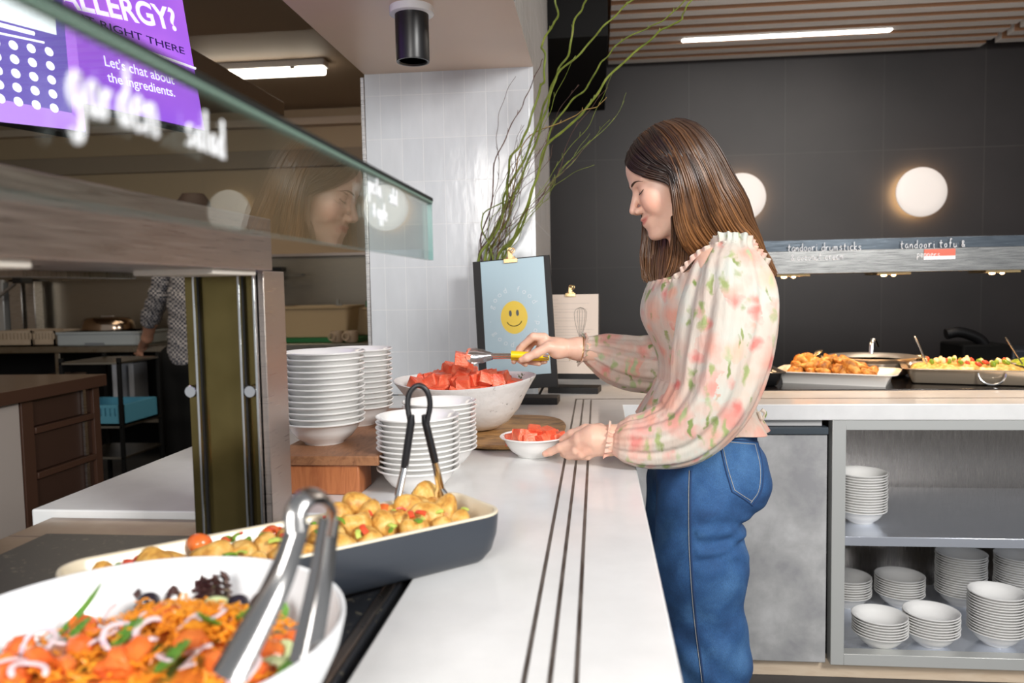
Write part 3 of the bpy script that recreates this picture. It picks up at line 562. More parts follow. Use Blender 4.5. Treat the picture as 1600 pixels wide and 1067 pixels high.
# small held bowl
o = bowl_me.copy(); COL.objects.link(o); SBX, SBY = -0.147, 1.775; o.location = (SBX, SBY, 0.9005); o.scale = (0.93, 0.93, 1.0); tag(o, 'white china bowl of watermelon in the woman\'s left hand on the counter', 'bowl')
for px, py, Y in [(815, 680, 1.755), (835, 674, 1.77), (856, 677, 1.765), (871, 684, 1.775), (803, 686, 1.775), (826, 686, 1.75), (849, 687, 1.75), (866, 687, 1.765), (845, 678, 1.80), (820, 681, 1.81), (862, 680, 1.81), (842, 684, 1.78), (810, 684, 1.80)]:
    inst('watermelon_chunk', rr.choice(cm), at(px, py+1, Y=Y), (rr.uniform(-.4, .4), rr.uniform(-.4, .4), rr.uniform(0, 3)), 'chunk of red watermelon in the small bowl held by the woman', 'watermelon', 'watermelon in the held bowl', 0.86)
# ============================================================= TONGS
def claw(mb, P0, P1, side, wd, n=14):
    """scalloped spoon-like head: a curved sheet from P0 to P1, cupped along side"""
    P0, P1, side = map(lambda q: np.array(q, float), (P0, P1, side)); T = P1-P0; L = np.linalg.norm(T); T = T/L; side /= np.linalg.norm(side); nn = np.cross(T, side); v = []; f = []; m = 9
    for i in range(n+1):
        u = i/n; w_ = wd*(0.35+0.65*math.sin(min(1, u*1.35)*PI/2))*(1.0 if u < 0.8 else math.sqrt(max(0.03, 1-((u-0.8)/0.2)**2)))*(1+0.05*math.sin(u*22))
        for j in range(m):
            s = -1+2*j/(m-1); v.append(P0+T*L*u+side*w_*s-nn*wd*0.55*(s*s)+nn*wd*0.25)
    o = len(v); v += [p+nn*0.0012 for p in v]
    for i in range(n):
        for j in range(m-1): a = i*m+j; f.append((a, a+1, a+m+1, a+m)); f.append((a+o, a+m+o, a+m+1+o, a+1+o))
    for i in range(n): a = i*m; f.append((a, a+m, a+m+o, a+o)); b = a+m-1; f.append((b, b+o, b+m+o, b+m))
    mb.add(v, f)
# woman's tongs, yellow handle
t = thing('tongs', 'steel serving tongs with yellow grips in the woman\'s right hand', 'tongs', at(820, 556, Y=1.93))
Y0 = 1.925
for k, (dy, dz) in enumerate([(-0.009, 0.002), (0.012, -0.003)]):
    A = at(857, 558, Y=Y0+dy)+(0, 0, dz); Bp = at(800, 556, Y=Y0+dy)+(0, 0, dz); Cp = at(768, 556, Y=Y0+dy)+(0, 0, dz); D = at(728, 557, Y=Y0+dy)+(0, 0, dz+0.003)
    mb = MB(); mb.tube([A, Bp, Cp], [0.008, 0.0085, 0.0095], 12, flat=0.55); claw(mb, Cp+(Cp-D)*0.05, D, (0, 0.15 if k else -0.15, 1), 0.0185); adopt(t, mb.build('arm', chrome))
    mb = MB(); mb.tube([at(858, 559, Y=Y0+dy)+(0, 0, dz), at(840, 557, Y=Y0+dy)+(0, 0, dz), at(799, 555, Y=Y0+dy)+(0, 0, dz)], [0.005, 0.0105, 0.0125], 14, flat=0.75); adopt(t, mb.build('grip', mat('yellow_plastic', (0.90, 0.62, 0.01), 0.35)))
inst('watermelon_chunk', chunk(0.036, 77), at(723, 562, Y=1.932), (0.1, 0.15, 0.15), 'chunk of red watermelon held up in the yellow-handled tongs', 'watermelon', None)
# black handled tongs standing in the roast dish
gripm = mat('black_rubber', (0.010, 0.010, 0.012), 0.38)
t = thing('tongs', 'steel tongs with black rubber grips standing open in the roasted potato dish', 'tongs', at(655, 700, Y=1.12))
top = [(640, 645), (638, 622), (643, 608), (655, 601), (667, 608), (671, 622), (668, 645)]
mb = MB(); P = [at(x, y, Y=1.115+0.002*i) for i, (x, y) in enumerate([(641, 660), (637, 632), (641, 612), (654, 602), (667, 611), (672, 632), (667, 660)])]; mb.tube(spl(P, 30), 0.0042, 10); adopt(t, mb.build('loop', gripm))
for (a, b, c, d) in [((644, 648, 1.112), (632, 730, 1.11), (622, 775, 1.10), (624, 822, 1.095)), ((662, 648, 1.13), (680, 722, 1.135), (688, 762, 1.145), (693, 792, 1.15))]:
    A, Bp, Cp, D = [at(x, y, Y=yy) for x, y, yy in (a, b, c, d)]
    mb = MB(); mb.tube(spl([A, (A+Bp)/2+(0, 0, 0), Bp], 8), [0.005]+[0.0082]*6+[0.0078], 12, flat=0.7); adopt(t, mb.build('grip', gripm))
    mb = MB(); mb.tube([Bp+(A-Bp)*0.05, Cp], [0.0065, 0.0075], 12, flat=0.5); claw(mb, Cp+(Bp-Cp)*0.12, D, (1, 0.2, 0), 0.011); adopt(t, mb.build('arm', chrome))
# foreground steel tongs in the salad
t = thing('tongs', 'plain polished steel tongs standing in the white salad bowl, blurred in the foreground', 'tongs', at(450, 900, Y=0.58))
P = [at(x, y, Y=yy) for x, y, yy in [(462, 832, .57), (462, 800, .575), (478, 778, .585), (500, 776, .60), (518, 795, .61), (514, 830, .615)]]
mb = MB(); mb.tube(spl(P, 26), 0.0085, 12, flat=0.45); dkchrome = mat('dark_reflecting_steel', (0.42, 0.41, 0.40), 0.22, 1.0); adopt(t, mb.build('spring_loop', dkchrome))
for (a, b, c) in [((466, 815, .572), (428, 920, .55), (352, 1062, .50)), ((512, 812, .612), (496, 920, .605), (472, 1040, .585))]:
    A, Bp, Cp = [at(x, y, Y=yy) for x, y, yy in (a, b, c)]; T = Cp-A; L = np.linalg.norm(T); T /= L; sd = np.cross(T, fw); sd /= np.linalg.norm(sd); mb = MB(); v = []; f = []; n = 20
    for i in range(n+1):
        u = i/n; wd = 0.0085+0.004*u
        for j, s in enumerate((-1, -0.8, -0.4, 0, 0.4, 0.8, 1)): v.append(spl([A, Bp, Cp], n+1)[i]+sd*s*wd+fw*(0.006*(s*s)))
    m = 7; o_ = len(v); v += [q+fw*0.0012 for q in v]
    for i in range(n):
        for j in range(m-1): q = i*m+j; f.append((q, q+1, q+m+1, q+m)); f.append((q+o_, q+m+o_, q+m+1+o_, q+1+o_))
    mb.add(v, f); adopt(t, mb.build('arm', dkchrome))
# ============================================================= ROAST DISH
t = thing('roasting_dish', 'long dark grey dish with cream inside, full of roasted potatoes', 'dish', (-0.376, 0.955, 0.9), math.radians(41.5))
def dishmesh(prof, a, b, r):
    v = []; f = []; ns = 8; ring = []
    for (q, z) in prof:
        rr_ = max(0.002, r+q); L = []
        for cxn, cyn, a0 in ((1, 1, 0), (-1, 1, 90), (-1, -1, 180), (1, -1, 270)):
            for i in range(ns+1): an = math.radians(a0+90*i/ns); L.append(((a-r)*cxn+rr_*math.cos(an), (b-r)*cyn+rr_*math.sin(an), z))
        ring.append(L)
    n = len(ring[0])
    for L in ring: v += L
    for k in range(len(ring)-1):
        for i in range(n): j = (i+1) % n; f.append((k*n+i, k*n+j, (k+1)*n+j, (k+1)*n+i))
    return v, f, n, len(ring)
out = [(-0.028, 0.0), (-0.022, 0.004), (-0.020, 0.006), (-0.010, 0.018), (-0.003, 0.040), (0.0, 0.070)]
inn = [(0.0, 0.070), (-0.0015, 0.0725), (-0.005, 0.0725), (-0.0075, 0.070), (-0.010, 0.042), (-0.020, 0.018), (-0.030, 0.012)]
va, fa, n, k = dishmesh(out, 0.268, 0.078, 0.040); fa.append(tuple(range(n-1, -1, -1))); adopt_ = MB().add(va, fa).build('shell', mat('dark_glaze', (0.035, 0.042, 0.055), 0.38), t)
vb, fb, n, k = dishmesh(inn, 0.268, 0.078, 0.040); fb.append(tuple((k-1)*n+i for i in range(n))); MB().add(vb, fb).build('liner', mat('cream_glaze', (0.72, 0.64, 0.48), 0.25), t)
def blobme(name, s, seed, m, sc=(1, 1, 1), amp=0.10, sub=3):
    r = random.Random(seed); bm = bmesh.new(); bmesh.ops.create_icosphere(bm, subdivisions=sub, radius=s); K = [(Vector((r.gauss(0, 1), r.gauss(0, 1), r.gauss(0, 1))).normalized(), r.uniform(2, 5), r.uniform(0, 6)) for _ in range(5)]
    for v_ in bm.verts:
        d = v_.co.normalized(); v_.co *= 1+amp*sum(math.sin(q.dot(d)*fq+ph) for q, fq, ph in K)/2.2; v_.co = Vector((v_.co.x*sc[0], v_.co.y*sc[1], v_.co.z*sc[2]))
    me = bpy.data.meshes.new(name); bm.to_mesh(me); me.materials.append(m)
    for p in me.polygons: p.use_smooth = True
    return me
potm = nmat('roasted_potato', [(0.34, (0.42, 0.17, 0.03)), (0.5, (0.70, 0.38, 0.08)), (0.66, (0.78, 0.53, 0.19))], 55, rough=0.42, detail=7, b=0.5)
tomm = nmat('tomato_red', [(0.3, (0.70, 0.10, 0.02)), (0.7, (0.86, 0.24, 0.05))], 20, rough=0.2)
pots = [blobme('roasted_potato', 0.021, i, potm, (1.1, 0.95, 0.85), 0.17) for i in range(6)]
cth, sth = math.cos(math.radians(41.5)), math.sin(math.radians(41.5))
def D(u, v_, z): return (-0.376+u*cth-v_*sth, 0.955+u*sth+v_*cth, z)
rr = random.Random(3)
# mixed dressing bed under the pieces (nobody could count it)
mb = MB(); me_bed = []
nx, ny = 60, 16; v = []; f = []
for i in range(nx+1):
    for j in range(ny+1):
        u = -0.245+0.49*i/nx; q = -0.06+0.12*j/ny; e = min(1, 4*(1-abs(u)/0.247))*min(1, 4*(1-abs(q)/0.0615))
        v.append(D(u, q, 0.930+0.014*e**0.5+0.004*math.sin(u*90+q*40)*e+rr.uniform(0, .004)))
for i in range(nx):
    for j in range(ny): a = i*(ny+1)+j; f.append((a, a+ny+1, a+ny+2, a+1))
for (u, q) in [(-0.245, -0.06)]: pass
bed = MB().add(v, f).build('dressing', nmat('oily_vegetable_mix', [(0.35, (0.30, 0.30, 0.05)), (0.5, (0.66, 0.42, 0.12)), (0.65, (0.70, 0.20, 0.06))], 60, rough=0.3, detail=3)); tag(bed, 'oily chopped vegetables lying under the roasted potatoes in the grey dish', 'vegetables', None, 'stuff')
NTH = ['first', 'second', 'third', 'fourth', 'fifth', 'sixth', 'seventh', 'eighth', 'ninth', 'tenth', 'eleventh', 'twelfth', 'thirteenth']
for q, rn in ((-0.034, 'near'), (0.0, 'middle'), (0.034, 'far')):
    c_ = 0
    for u in np.arange(-0.215, 0.235, 0.036):
        h = 0.952+(0.010 if q == 0 else 0)+rr.uniform(-.003, .006)
        if rr.random() < 0.86: inst('roasted_potato', rr.choice(pots), D(u+rr.uniform(-.008, .008), q+rr.uniform(-.006, .006), h), (rr.uniform(0, 6),)*3, 'golden roasted potato, %s from the left in the %s row of the grey dish' % (NTH[c_], rn), 'potato', 'roasted potatoes in the grey dish', rr.uniform(0.8, 1.12)); c_ += 1
for px, py, Y in [(650, 790, 1.12), (640, 800, 1.09), (672, 808, 1.08), (560, 795, 1.07), (575, 812, 1.05), (530, 815, 1.03), (660, 780, 1.15)]:
    inst('roasted_potato', rr.choice(pots), at(px, py, Y=Y), (rr.uniform(0, 6),)*3, 'larger golden roasted potato lying on top '+('right beside the black-handled tongs' if px > 620 else 'between the two pairs of tongs'), 'potato', 'larger potatoes on top of the dish', 1.12)
tm = blobme('cherry_tomato', 0.0135, 5, tomm, (1.15, 1, 0.9), 0.03)
for i, (px, py, Y, lb) in enumerate([(312, 849, .93, 'at the left end of the dish'), (600, 800, 1.085, 'beside the black-handled tongs'), (425, 835, .99, 'behind the foreground tongs'), (676, 812, 1.1, 'right of the black-handled tongs')]):
    inst('cherry_tomato', tm, at(px, py, Y=Y), (0.3, 0.2, i), 'glossy orange-red cherry tomato among the potatoes, '+lb, 'tomato', None)
spm = [mat('spring_onion_green', (0.16, 0.32, 0.03), 0.35), mat('pale_spring_onion', (0.50, 0.60, 0.12), 0.35), mat('red_pepper', (0.72, 0.08, 0.03), 0.3)]
sm = []
for q, m in enumerate(spm):
    for s in range(2): mb = MB(); mb.tube(spl([(0, 0, 0), (0.006, 0.001, 0.002), (0.013, -0.001, 0)], 6), 0.0036, 7, flat=0.5); sm.append(mb.build('tmp', m))
for i in range(64):
    o = sm[i % 6]; u = rr.uniform(-.235, .235); q = rr.uniform(-.055, .055)
    nm, lb = [('spring_onion_piece', 'small dark green spring onion piece scattered in the potato dish'), ('pale_onion_piece', 'small pale green spring onion piece scattered in the potato dish'), ('pepper_piece', 'small red pepper piece scattered in the potato dish')][(i % 6)//2]
    inst(nm, o.data, D(u, q, 0.9655+0.008*(1-abs(q)/.06)+rr.uniform(-.002, .006)), (rr.uniform(-.6, .6), rr.uniform(-.6, .6), rr.uniform(0, 6)), lb, 'vegetable piece', nm.replace('_', ' ')+'s in the potato dish', rr.uniform(.8, 1.3))
for o in sm: bpy.data.objects.remove(o)
# ============================================================= SALAD BOWL
SX, SY, SZ = -0.392, 0.612, 0.893
o = MB().lathe([(0, 0), (0.085, 0), (0.10, 0.003), (0.13, 0.022), (0.158, 0.055), (0.172, 0.085), (0.177, 0.107), (0.1765, 0.109), (0.174, 0.1095), (0.1715, 0.108), (0.166, 0.085), (0.150, 0.055), (0.12, 0.026), (0.08, 0.012), (0, 0.010)], 80).build('salad_bowl', mat('glossy_white_melamine', (0.84, 0.86, 0.88), 0.15), loc=(SX, SY, SZ))
tag(o, 'large round glossy white bowl of mixed garden salad in the foreground', 'salad bowl')
rr = random.Random(21)
def hz(x, y): # salad surface height
    dx, dy = (x-SX), (y-SY); r = math.hypot(dx, dy); return SZ+0.071+0.022*math.exp(-((dx-0.02)**2+(dy-0.03)**2)/0.006)-0.30*max(0, r-0.11)+0.003*math.sin(40*x)*math.sin(37*y)
v = [(SX, SY, hz(SX, SY))]; f = []; nr, na = 14, 60
for i in range(1, nr+1):
    for j in range(na): r = 0.143*i/nr; a = 2*PI*j/na; x, y = SX+r*math.cos(a), SY+r*math.sin(a); v.append((x, y, hz(x, y)-0.006+rr.uniform(-.003, .003)))
for j in range(na): f.append((0, 1+j, 1+(j+1) % na))
for i in range(nr-1):
    for j in range(na): a = 1+i*na+j; b = 1+i*na+(j+1) % na; f.append((a, a+na, b+na, b))
bed = MB().add(v, f).build('chopped_salad', nmat('salad_bed', [(0.35, (0.12, 0.20, 0.03)), (0.5, (0.80, 0.26, 0.03)), (0.65, (0.60, 0.12, 0.03))], 30, rough=0.4, detail=2)); tag(bed, 'finely chopped salad filling the white foreground bowl beneath the larger pieces', 'salad', None, 'stuff')
# carrot shreds: one tangle
car = nmat('carrot', [(0.3, (0.86, 0.27, 0.015)), (0.7, (0.95, 0.40, 0.03))], 30, rough=0.35); mb = MB()
for i in range(1150):
    if i < 760: x = SX+0.035+rr.gauss(0, .038); y = SY+0.055+rr.gauss(0, .022)
    else: a = rr.uniform(0, 2*PI); r = 0.128*math.sqrt(rr.random()); x, y = SX+r*math.cos(a), SY+r*math.sin(a)
    if math.hypot(x-SX, y-SY) > 0.135: continue
    hh = hz(x, y)+rr.uniform(0, .013 if i < 760 else .006); a = rr.uniform(0, 2*PI); L = rr.uniform(.010, .020); c = rr.uniform(-.01, .01)
    P = [(x+math.cos(a)*L*(t_-.5)+math.sin(a)*c*(t_*(1-t_)), y+math.sin(a)*L*(t_-.5)-math.cos(a)*c*t_*(1-t_), hh+rr.uniform(-.002, .004)) for t_ in (0, .33, .66, 1)]
    mb.tube(P, 0.0013, 5, flat=0.7)
tag(mb.build('shredded_carrot', car), 'tangle of bright orange shredded carrot across the foreground salad', 'carrot', None, 'stuff')
def leafme(L, W, m, curl=0.3, wav=0.0, seed=0):
    r = random.Random(seed); v = []; f = []; nu, nv = 14, 8
    for i in range(nu+1):
        u = i/nu; wd = W*math.sin(PI*min(1, u*0.97+0.02))**0.8*(1+wav*math.sin(u*30+seed))
        for j in range(nv+1): s = -1+2*j/nv; v.append((L*u, wd*s, L*curl*u*u+wd*0.5*s*s+wav*0.01*math.sin(u*35+s*5)))
    for i in range(nu):
        for j in range(nv): a = i*(nv+1)+j; f.append((a, a+nv+1, a+nv+2, a+1))
    o_ = MB().add(v, f).build('leaf', m); s = o_.modifiers.new('s', 'SOLIDIFY'); s.thickness = 0.0006; return o_
gl = nmat('salad_leaf_green', [(0.3, (0.07, 0.20, 0.02)), (0.7, (0.20, 0.42, 0.06))], 25, rough=0.35); pl_ = nmat('purple_lettuce', [(0.35, (0.045, 0.015, 0.02)), (0.55, (0.12, 0.06, 0.05)), (0.7, (0.16, 0.22, 0.06))], 30, rough=0.3)
def put(o, px, py, dz, rot, lab, cat, grp=None, name=None):
    P = at(px, py, Z=SZ+0.080); P[2] = hz(P[0], P[1])+dz; o.location = P; o.rotation_euler = rot; tag(o, lab, cat, grp)
    if name: o.name = name
    return o
o = leafme(0.055, 0.006, gl, 0.5); put(o, 80, 985, 0.002, (0.2, -0.35, 0.75), 'long thin green rocket leaf poking up at the left of the salad', 'salad leaf', None, 'salad_leaf')
for i, (px, py, a, m, L, lb) in enumerate([(205, 935, 1.4, pl_, .022, 'dark lettuce leaf standing up at the back of the salad'), (268, 925, 1.9, pl_, .020, 'dark lettuce leaf behind the heap of carrot'), (335, 935, 1.2, pl_, .030, 'frilly purple lettuce leaf left of the tongs'), (352, 930, .7, pl_, .032, 'frilly purple lettuce leaf nearest the tongs'), (318, 938, 2.0, pl_, .026, 'frilly purple lettuce leaf with pale green rib'),
       (385, 965, .4, pl_, .02, 'small dark purple lettuce leaf beside the left tong arm'), (375, 985, -.6, gl, .030, 'green lettuce leaf right of the carrot heap'), (350, 1000, -2, gl, .03, 'green lettuce leaf below the onion ring'), (170, 1025, .3, gl, .034, 'bright green leaf in the middle left of the salad'), (240, 1060, .2, gl, .035, 'bright green leaf at the lower middle of the salad'), (420, 1060, .5, gl, .036, 'bright green leaf at the bottom beside the tongs'), (100, 1000, 0.5, gl, .025, 'green leaf under the rocket stem'), (440, 960, 2.2, gl, .022, 'green leaf near the right rim between the tongs')]):
    o = leafme(L, L*0.34, m, 0.55, 0.5 if 'frilly' in lb else 0.1, i); put(o, px, py, 0.004, (rr.uniform(-.3, .3), -rr.uniform(0.5, 1.1) if 'lettuce' in lb and 'green' not in lb[:5] else -0.2, a), lb, 'salad leaf', None, 'salad_leaf')
wedge = []
for s in range(4):
    r = random.Random(s); o = MB().lathe([(0, -0.012), (0.012, -0.009), (0.017, 0), (0.012, 0.009), (0, 0.012)], 20).build('tmp', tomm); me = o.data; bpy.data.objects.remove(o)
    for v_ in me.vertices: v_.co.x = max(v_.co.x, 0.002) if s % 2 else v_.co.x; v_.co *= r.uniform(.80, .92)
    wedge.append(me)
for i, (px, py) in enumerate([(128, 972), (145, 985), (30, 1010), (60, 1030), (20, 1050), (90, 1050), (190, 1050), (170, 1065), (215, 1040), (290, 980), (270, 1000), (400, 1040), (420, 1020), (440, 1000), (300, 1030), (345, 1045), (250, 985), (10, 1030), (130, 1015), (460, 990)]):
    o = bpy.data.objects.new('tomato_wedge', wedge[i % 4]); COL.objects.link(o); put(o, px, py, 0.004, (rr.uniform(-1, 1), rr.uniform(-1, 1), rr.uniform(0, 6)), 'red tomato wedge in the %s of the foreground salad, %s' % (['far left', 'left', 'centre', 'right centre', 'right'][min(4, px//100)], 'towards the back' if py < 1000 else ('in the middle' if py < 1035 else 'at the front')), 'tomato', 'tomato wedges in the foreground salad')
onm = nmat('red_onion', [(0.35, (0.80, 0.66, 0.66)), (0.6, (0.74, 0.60, 0.66)), (0.75, (0.45, 0.18, 0.30))], 30, rough=0.3); ons = []
for s in range(3):
    mb = MB(); r = 0.011+0.003*s; P = [(r*math.cos(a), r*math.sin(a)*(0.8), 0.002*math.sin(2*a)) for a in np.linspace(0.3, 0.3+(3.4+0.8*s), 22)]; mb.tube(P, [0.001]+[0.0026]*20+[0.001], 7, flat=0.6); o = mb.build('tmp', onm); ons.append(o.data); bpy.data.objects.remove(o)
for i, (px, py) in enumerate([(175, 965), (160, 1010), (60, 1015), (300, 1015), (310, 1050), (280, 1050), (215, 1000), (240, 1025), (15, 1040), (360, 985), (330, 1000), (190, 1020), (100, 1010), (45, 1060), (380, 1060)]):
    o = bpy.data.objects.new('red_onion_slice', ons[i % 3]); COL.objects.link(o); put(o, px, py, 0.010, (rr.uniform(-.5, .5), rr.uniform(-.5, .5), rr.uniform(0, 6)), 'curved pale red onion slice in the %s of the foreground salad, %s' % (['far left', 'left', 'centre', 'right centre', 'right'][min(4, px//100)], 'towards the back' if py < 1000 else ('in the middle' if py < 1035 else 'at the front')), 'onion slice', 'onion slices in the foreground salad')
cuc = mat('cucumber_flesh', (0.62, 0.70, 0.36), 0.3); 
for i, (px, py) in enumerate([(432, 1020), (425, 1045), (345, 965)]):
    mb = MB(); P = [(0.012*math.cos(a), 0.012*math.sin(a), 0) for a in np.linspace(0, 2.8, 14)]; mb.tube(P, 0.0042, 8, flat=0.5); o = mb.build('cucumber_slice', cuc); put(o, px, py, 0.008, (0.5, 0.3, i-1.2), ['curved pale cucumber slice between the tong arms, the upper one', 'curved pale cucumber slice between the tong arms, the lower one', 'pale cucumber slice right of the carrot heap'][i], 'cucumber slice', None)
ol = blobme('olive', 0.0095, 3, mat('black_olive', (0.02, 0.015, 0.025), 0.15), (1.2, 1, 1), 0.02)
for px, py, lb in [(372, 955, 'shiny black olive left of the tongs'), (232, 942, 'purple-black olive on the carrot heap')]:
    o = bpy.data.objects.new('olive', ol); COL.objects.link(o); put(o, px, py, 0.012, (0, 0, 1), lb, 'olive', None)
# ============================================================= EASELS
paper = mat('cream_paper', (0.74, 0.62, 0.53), 0.6); blue = mat('pale_blue_poster', (0.43, 0.59, 0.66), 0.35); yel = mat('smiley_yellow', (0.90, 0.62, 0.01), 0.4)
def clip_mb(Mx, s=1.0):
    mb = MB(); mb.box((-0.023*s, -0.004, -0.010*s), (0.023*s, 0.006, 0.004*s), M=Mx)
    mb.box((-0.008*s, 0.001, 0.002), (0.008*s, 0.004, 0.030*s), M=Mx); Rx = Matrix.Rotation(PI/2, 4, 'Y')
    for y, q in ((0.006, 0.034), (-0.008, 0.030)):
        v = [(math.cos(a)*0.008*s, 0, math.sin(a)*0.008*s) for a in np.linspace(0, 2*PI, 20)]; mb.tube([Mx @ Vector((p[0]+(0 if y > 0 else -0.009), -y, p[2]+q*s)) for p in v], 0.0022*s, 8)
    mb.tube([Mx @ Vector((-0.016*s, 0.0, 0.008*s)), Mx @ Vector((0.016*s, 0.0, 0.008*s))], 0.004*s, 10)
    return mb
def easel(name, BL, BR, TL, lab, cat, sheet, inset, base_z=0.9, bw=0.03):
    """BL, BR: bottom corners, TL: top left corner of the board face, world metres"""
    BL, BR, TL = map(lambda q: np.array(q, float), (BL, BR, TL)); W = np.linalg.norm(BR-BL); Hh = np.linalg.norm(TL-BL); Mx = frame(BL, BR-BL, TL-BL)
    t = thing(name, lab, cat, tuple((BL+BR)/2*np.array([1, 1, 0])+np.array([0, 0, base_z])))
    adopt(t, MB().box((0, 0, -0.012), (W, Hh, 0), M=Mx).build('board', frameblk, None, 0.0012))
    dx = (BR-BL)/W; a = math.atan2(dx[1], dx[0]); zc = BL[2]
    Mb = Matrix.Translation((BL[0], BL[1], 0)) @ Matrix.Rotation(a, 4, 'Z')
    adopt(t, MB().box((0.0, -0.035, base_z), (W, 0.055, base_z+0.022), M=Mb).build('base', frameblk, None, 0.002))
    sx0, sx1, sy0, sy1 = inset
    sh = MB().box((sx0, sy0, 0.0003), (W-sx1, Hh-sy1, 0.0014), M=Mx).build('sheet', sheet, None, 0, smooth=False); adopt(t, sh)
    return t, Mx, W, Hh
bl = at(772, 602, Y=2.63); br = at(875, 598, Y=2.58); bl = at(763, 612, Y=2.60); br = at(878, 604, Y=2.585); tl = at(724, 410, Y=2.70)
bl = at(750, 612, Y=2.60); br = at(872, 604, Y=2.585); tl = at(724, 411, Y=2.665)
t, Mx, W, Hh = easel('poster_stand', bl, br, tl, 'black poster stand holding a pale blue smiley poster, leaning by the white column', 'poster stand', blue, (0.027, 0.020, 0.045, 0.004))
c0 = (W*0.50, Hh*0.545)
Mf = lambda x, y, z=0.0015: Mx @ Vector((x, y, z))
def disc(mbq, cx, cy, rx, ry, z, n=40, Mx=None):
    v = [Mx @ Vector((cx+rx*math.cos(2*PI*i/n), cy+ry*math.sin(2*PI*i/n), z)) for i in range(n)]; mbq.add(v, [tuple(range(n))])
sheet = [c for c in t.children if c.name.startswith('sheet')][0]
mb = MB(); disc(mb, c0[0], c0[1], 0.045, 0.055, 0.0018, Mx=Mx); attach(sheet, mb.build('smiley_face', yel, smooth=False))
mb = MB(); disc(mb, c0[0]-0.012, c0[1]+0.014, 0.0048, 0.0105, 0.0022, 20, Mx); disc(mb, c0[0]+0.012, c0[1]+0.014, 0.0048, 0.0105, 0.0022, 20, Mx)
mb.tube([Mf(c0[0]+0.025*math.cos(a), c0[1]-0.009+0.020*math.sin(a)-0.0, 0.0022) for a in np.linspace(PI*1.08, PI*1.92, 18)], 0.0013, 6); attach(sheet, mb.build('smile', black))
lw = mat('poster_lettering', (0.72, 0.80, 0.84), 0.5)
def arc(word, a0, a1, r, sy, flip):
    for ch, a in zip(word, np.linspace(a0, a1, len(word))):
        if ch == ' ': continue
        px, py = c0[0]+r*math.cos(a), c0[1]+r*sy*math.sin(a); rot = a-PI/2 if not flip else a+PI/2
        Ml = Mx @ Matrix.Translation((px, py, 0.0016)) @ Matrix.Rotation(rot, 4, 'Z'); o = fonttext('letter', ch, 0.026, lw, Ml, 0.0001, align='CENTER'); attach(sheet, o)
arc('good food', math.radians(155), math.radians(30), 0.074, 1.18, False); arc('good mood', math.radians(212), math.radians(345), 0.086, 1.15, True)
for a in (186, -2): arc('.', math.radians(a), math.radians(a), 0.080, 1.1, False)
adopt(t, clip_mb(Mx @ Matrix.Translation((W*0.5, Hh-0.006, 0.003)) @ Matrix.Rotation(-PI/2, 4, 'X') @ Matrix.Rotation(PI, 4, 'Z')).build('clip', brass, None, 0.0008))
bl2 = np.array([-0.175, 2.865, 0.948]); br2 = np.array([0.004, 2.84, 0.948]); tl2 = at(852, 460, Y=2.90)
t, Mx, W, Hh = easel('recipe_stand', bl2, br2, tl2, 'smaller black stand clipped with a paper sheet showing a drawn whisk', 'menu stand', paper, (0.002, 0.004, 0.020, 0.002))
sheet = [c for c in t.children if c.name.startswith('sheet')][0]
mb = MB(); cx, yb, yt = W*0.62, Hh*0.47, Hh*0.84
for s in (-1, -.5, -.15, .3, .75, 1):
    P = [Mx @ Vector((cx+s*0.0225*math.sin(min(1, u*1.15)*PI/2)**0.9*(1 if u < 0.8 else math.sqrt(max(0, 1-((u-.8)/.2)**2))), yb+(yt-yb)*u, 0.0017)) for u in np.linspace(0.02, 1, 24)]; mb.tube(P, 0.0005, 4)
mb.tube([Mx @ Vector((cx, yb, 0.0018)), Mx @ Vector((cx+.001, Hh*.20, 0.0018))], 0.0022, 6); attach(sheet, mb.build('whisk_drawing', blackm))
mb = MB(); rr = random.Random(5)
for k in range(22):
    y = Hh*(0.92-0.034*k) if k else Hh*.93
    x0, x1 = 0.012, (0.03 if k in (0, 2, 5, 8) else W-0.02-rr.uniform(0, .03)); mb.box((x0, y, 0.0015), (x1, y+0.0007, 0.0017), M=Mx)
attach(sheet, mb.build('printed_lines', mat('print_grey', (0.40, 0.34, 0.31), 0.6), smooth=False))
adopt(t, clip_mb(Mx @ Matrix.Translation((W*0.42, Hh-0.002, 0.003)) @ Matrix.Rotation(-PI/2, 4, 'X') @ Matrix.Rotation(PI, 4, 'Z'), 0.8).build('clip', gold, None, 0.0008))
# ============================================================= WILLOW
vz = MB().lathe([(0, 0), (0.045, 0), (0.055, 0.03), (0.058, 0.10), (0.045, 0.19), (0.036, 0.24), (0.042, 0.27), (0.037, 0.27), (0.030, 0.24), (0.04, 0.18), (0.05, 0.05), (0, 0.02)], 48).build('vase', black, loc=(-0.355, 2.738, 0.9)); vz.scale = (0.9, 0.9, 0.95)
tag(vz, 'dark vase almost hidden behind the blue smiley poster, holding willow branches', 'vase')
wg = nmat('green_willow_bark', [(0.3, (0.09, 0.12, 0.012)), (0.6, (0.20, 0.25, 0.035)), (0.8, (0.28, 0.26, 0.07))], 22, (1, 1, 1), rough=0.4, b=0.2)
wb = nmat('brown_willow_bark', [(0.3, (0.05, 0.022, 0.018)), (0.7, (0.16, 0.085, 0.06))], 20, rough=0.6); wo = nmat('amber_willow_bark', [(0.3, (0.32, 0.20, 0.05)), (0.7, (0.46, 0.33, 0.12))], 20, rough=0.5)
rb = random.Random(8)
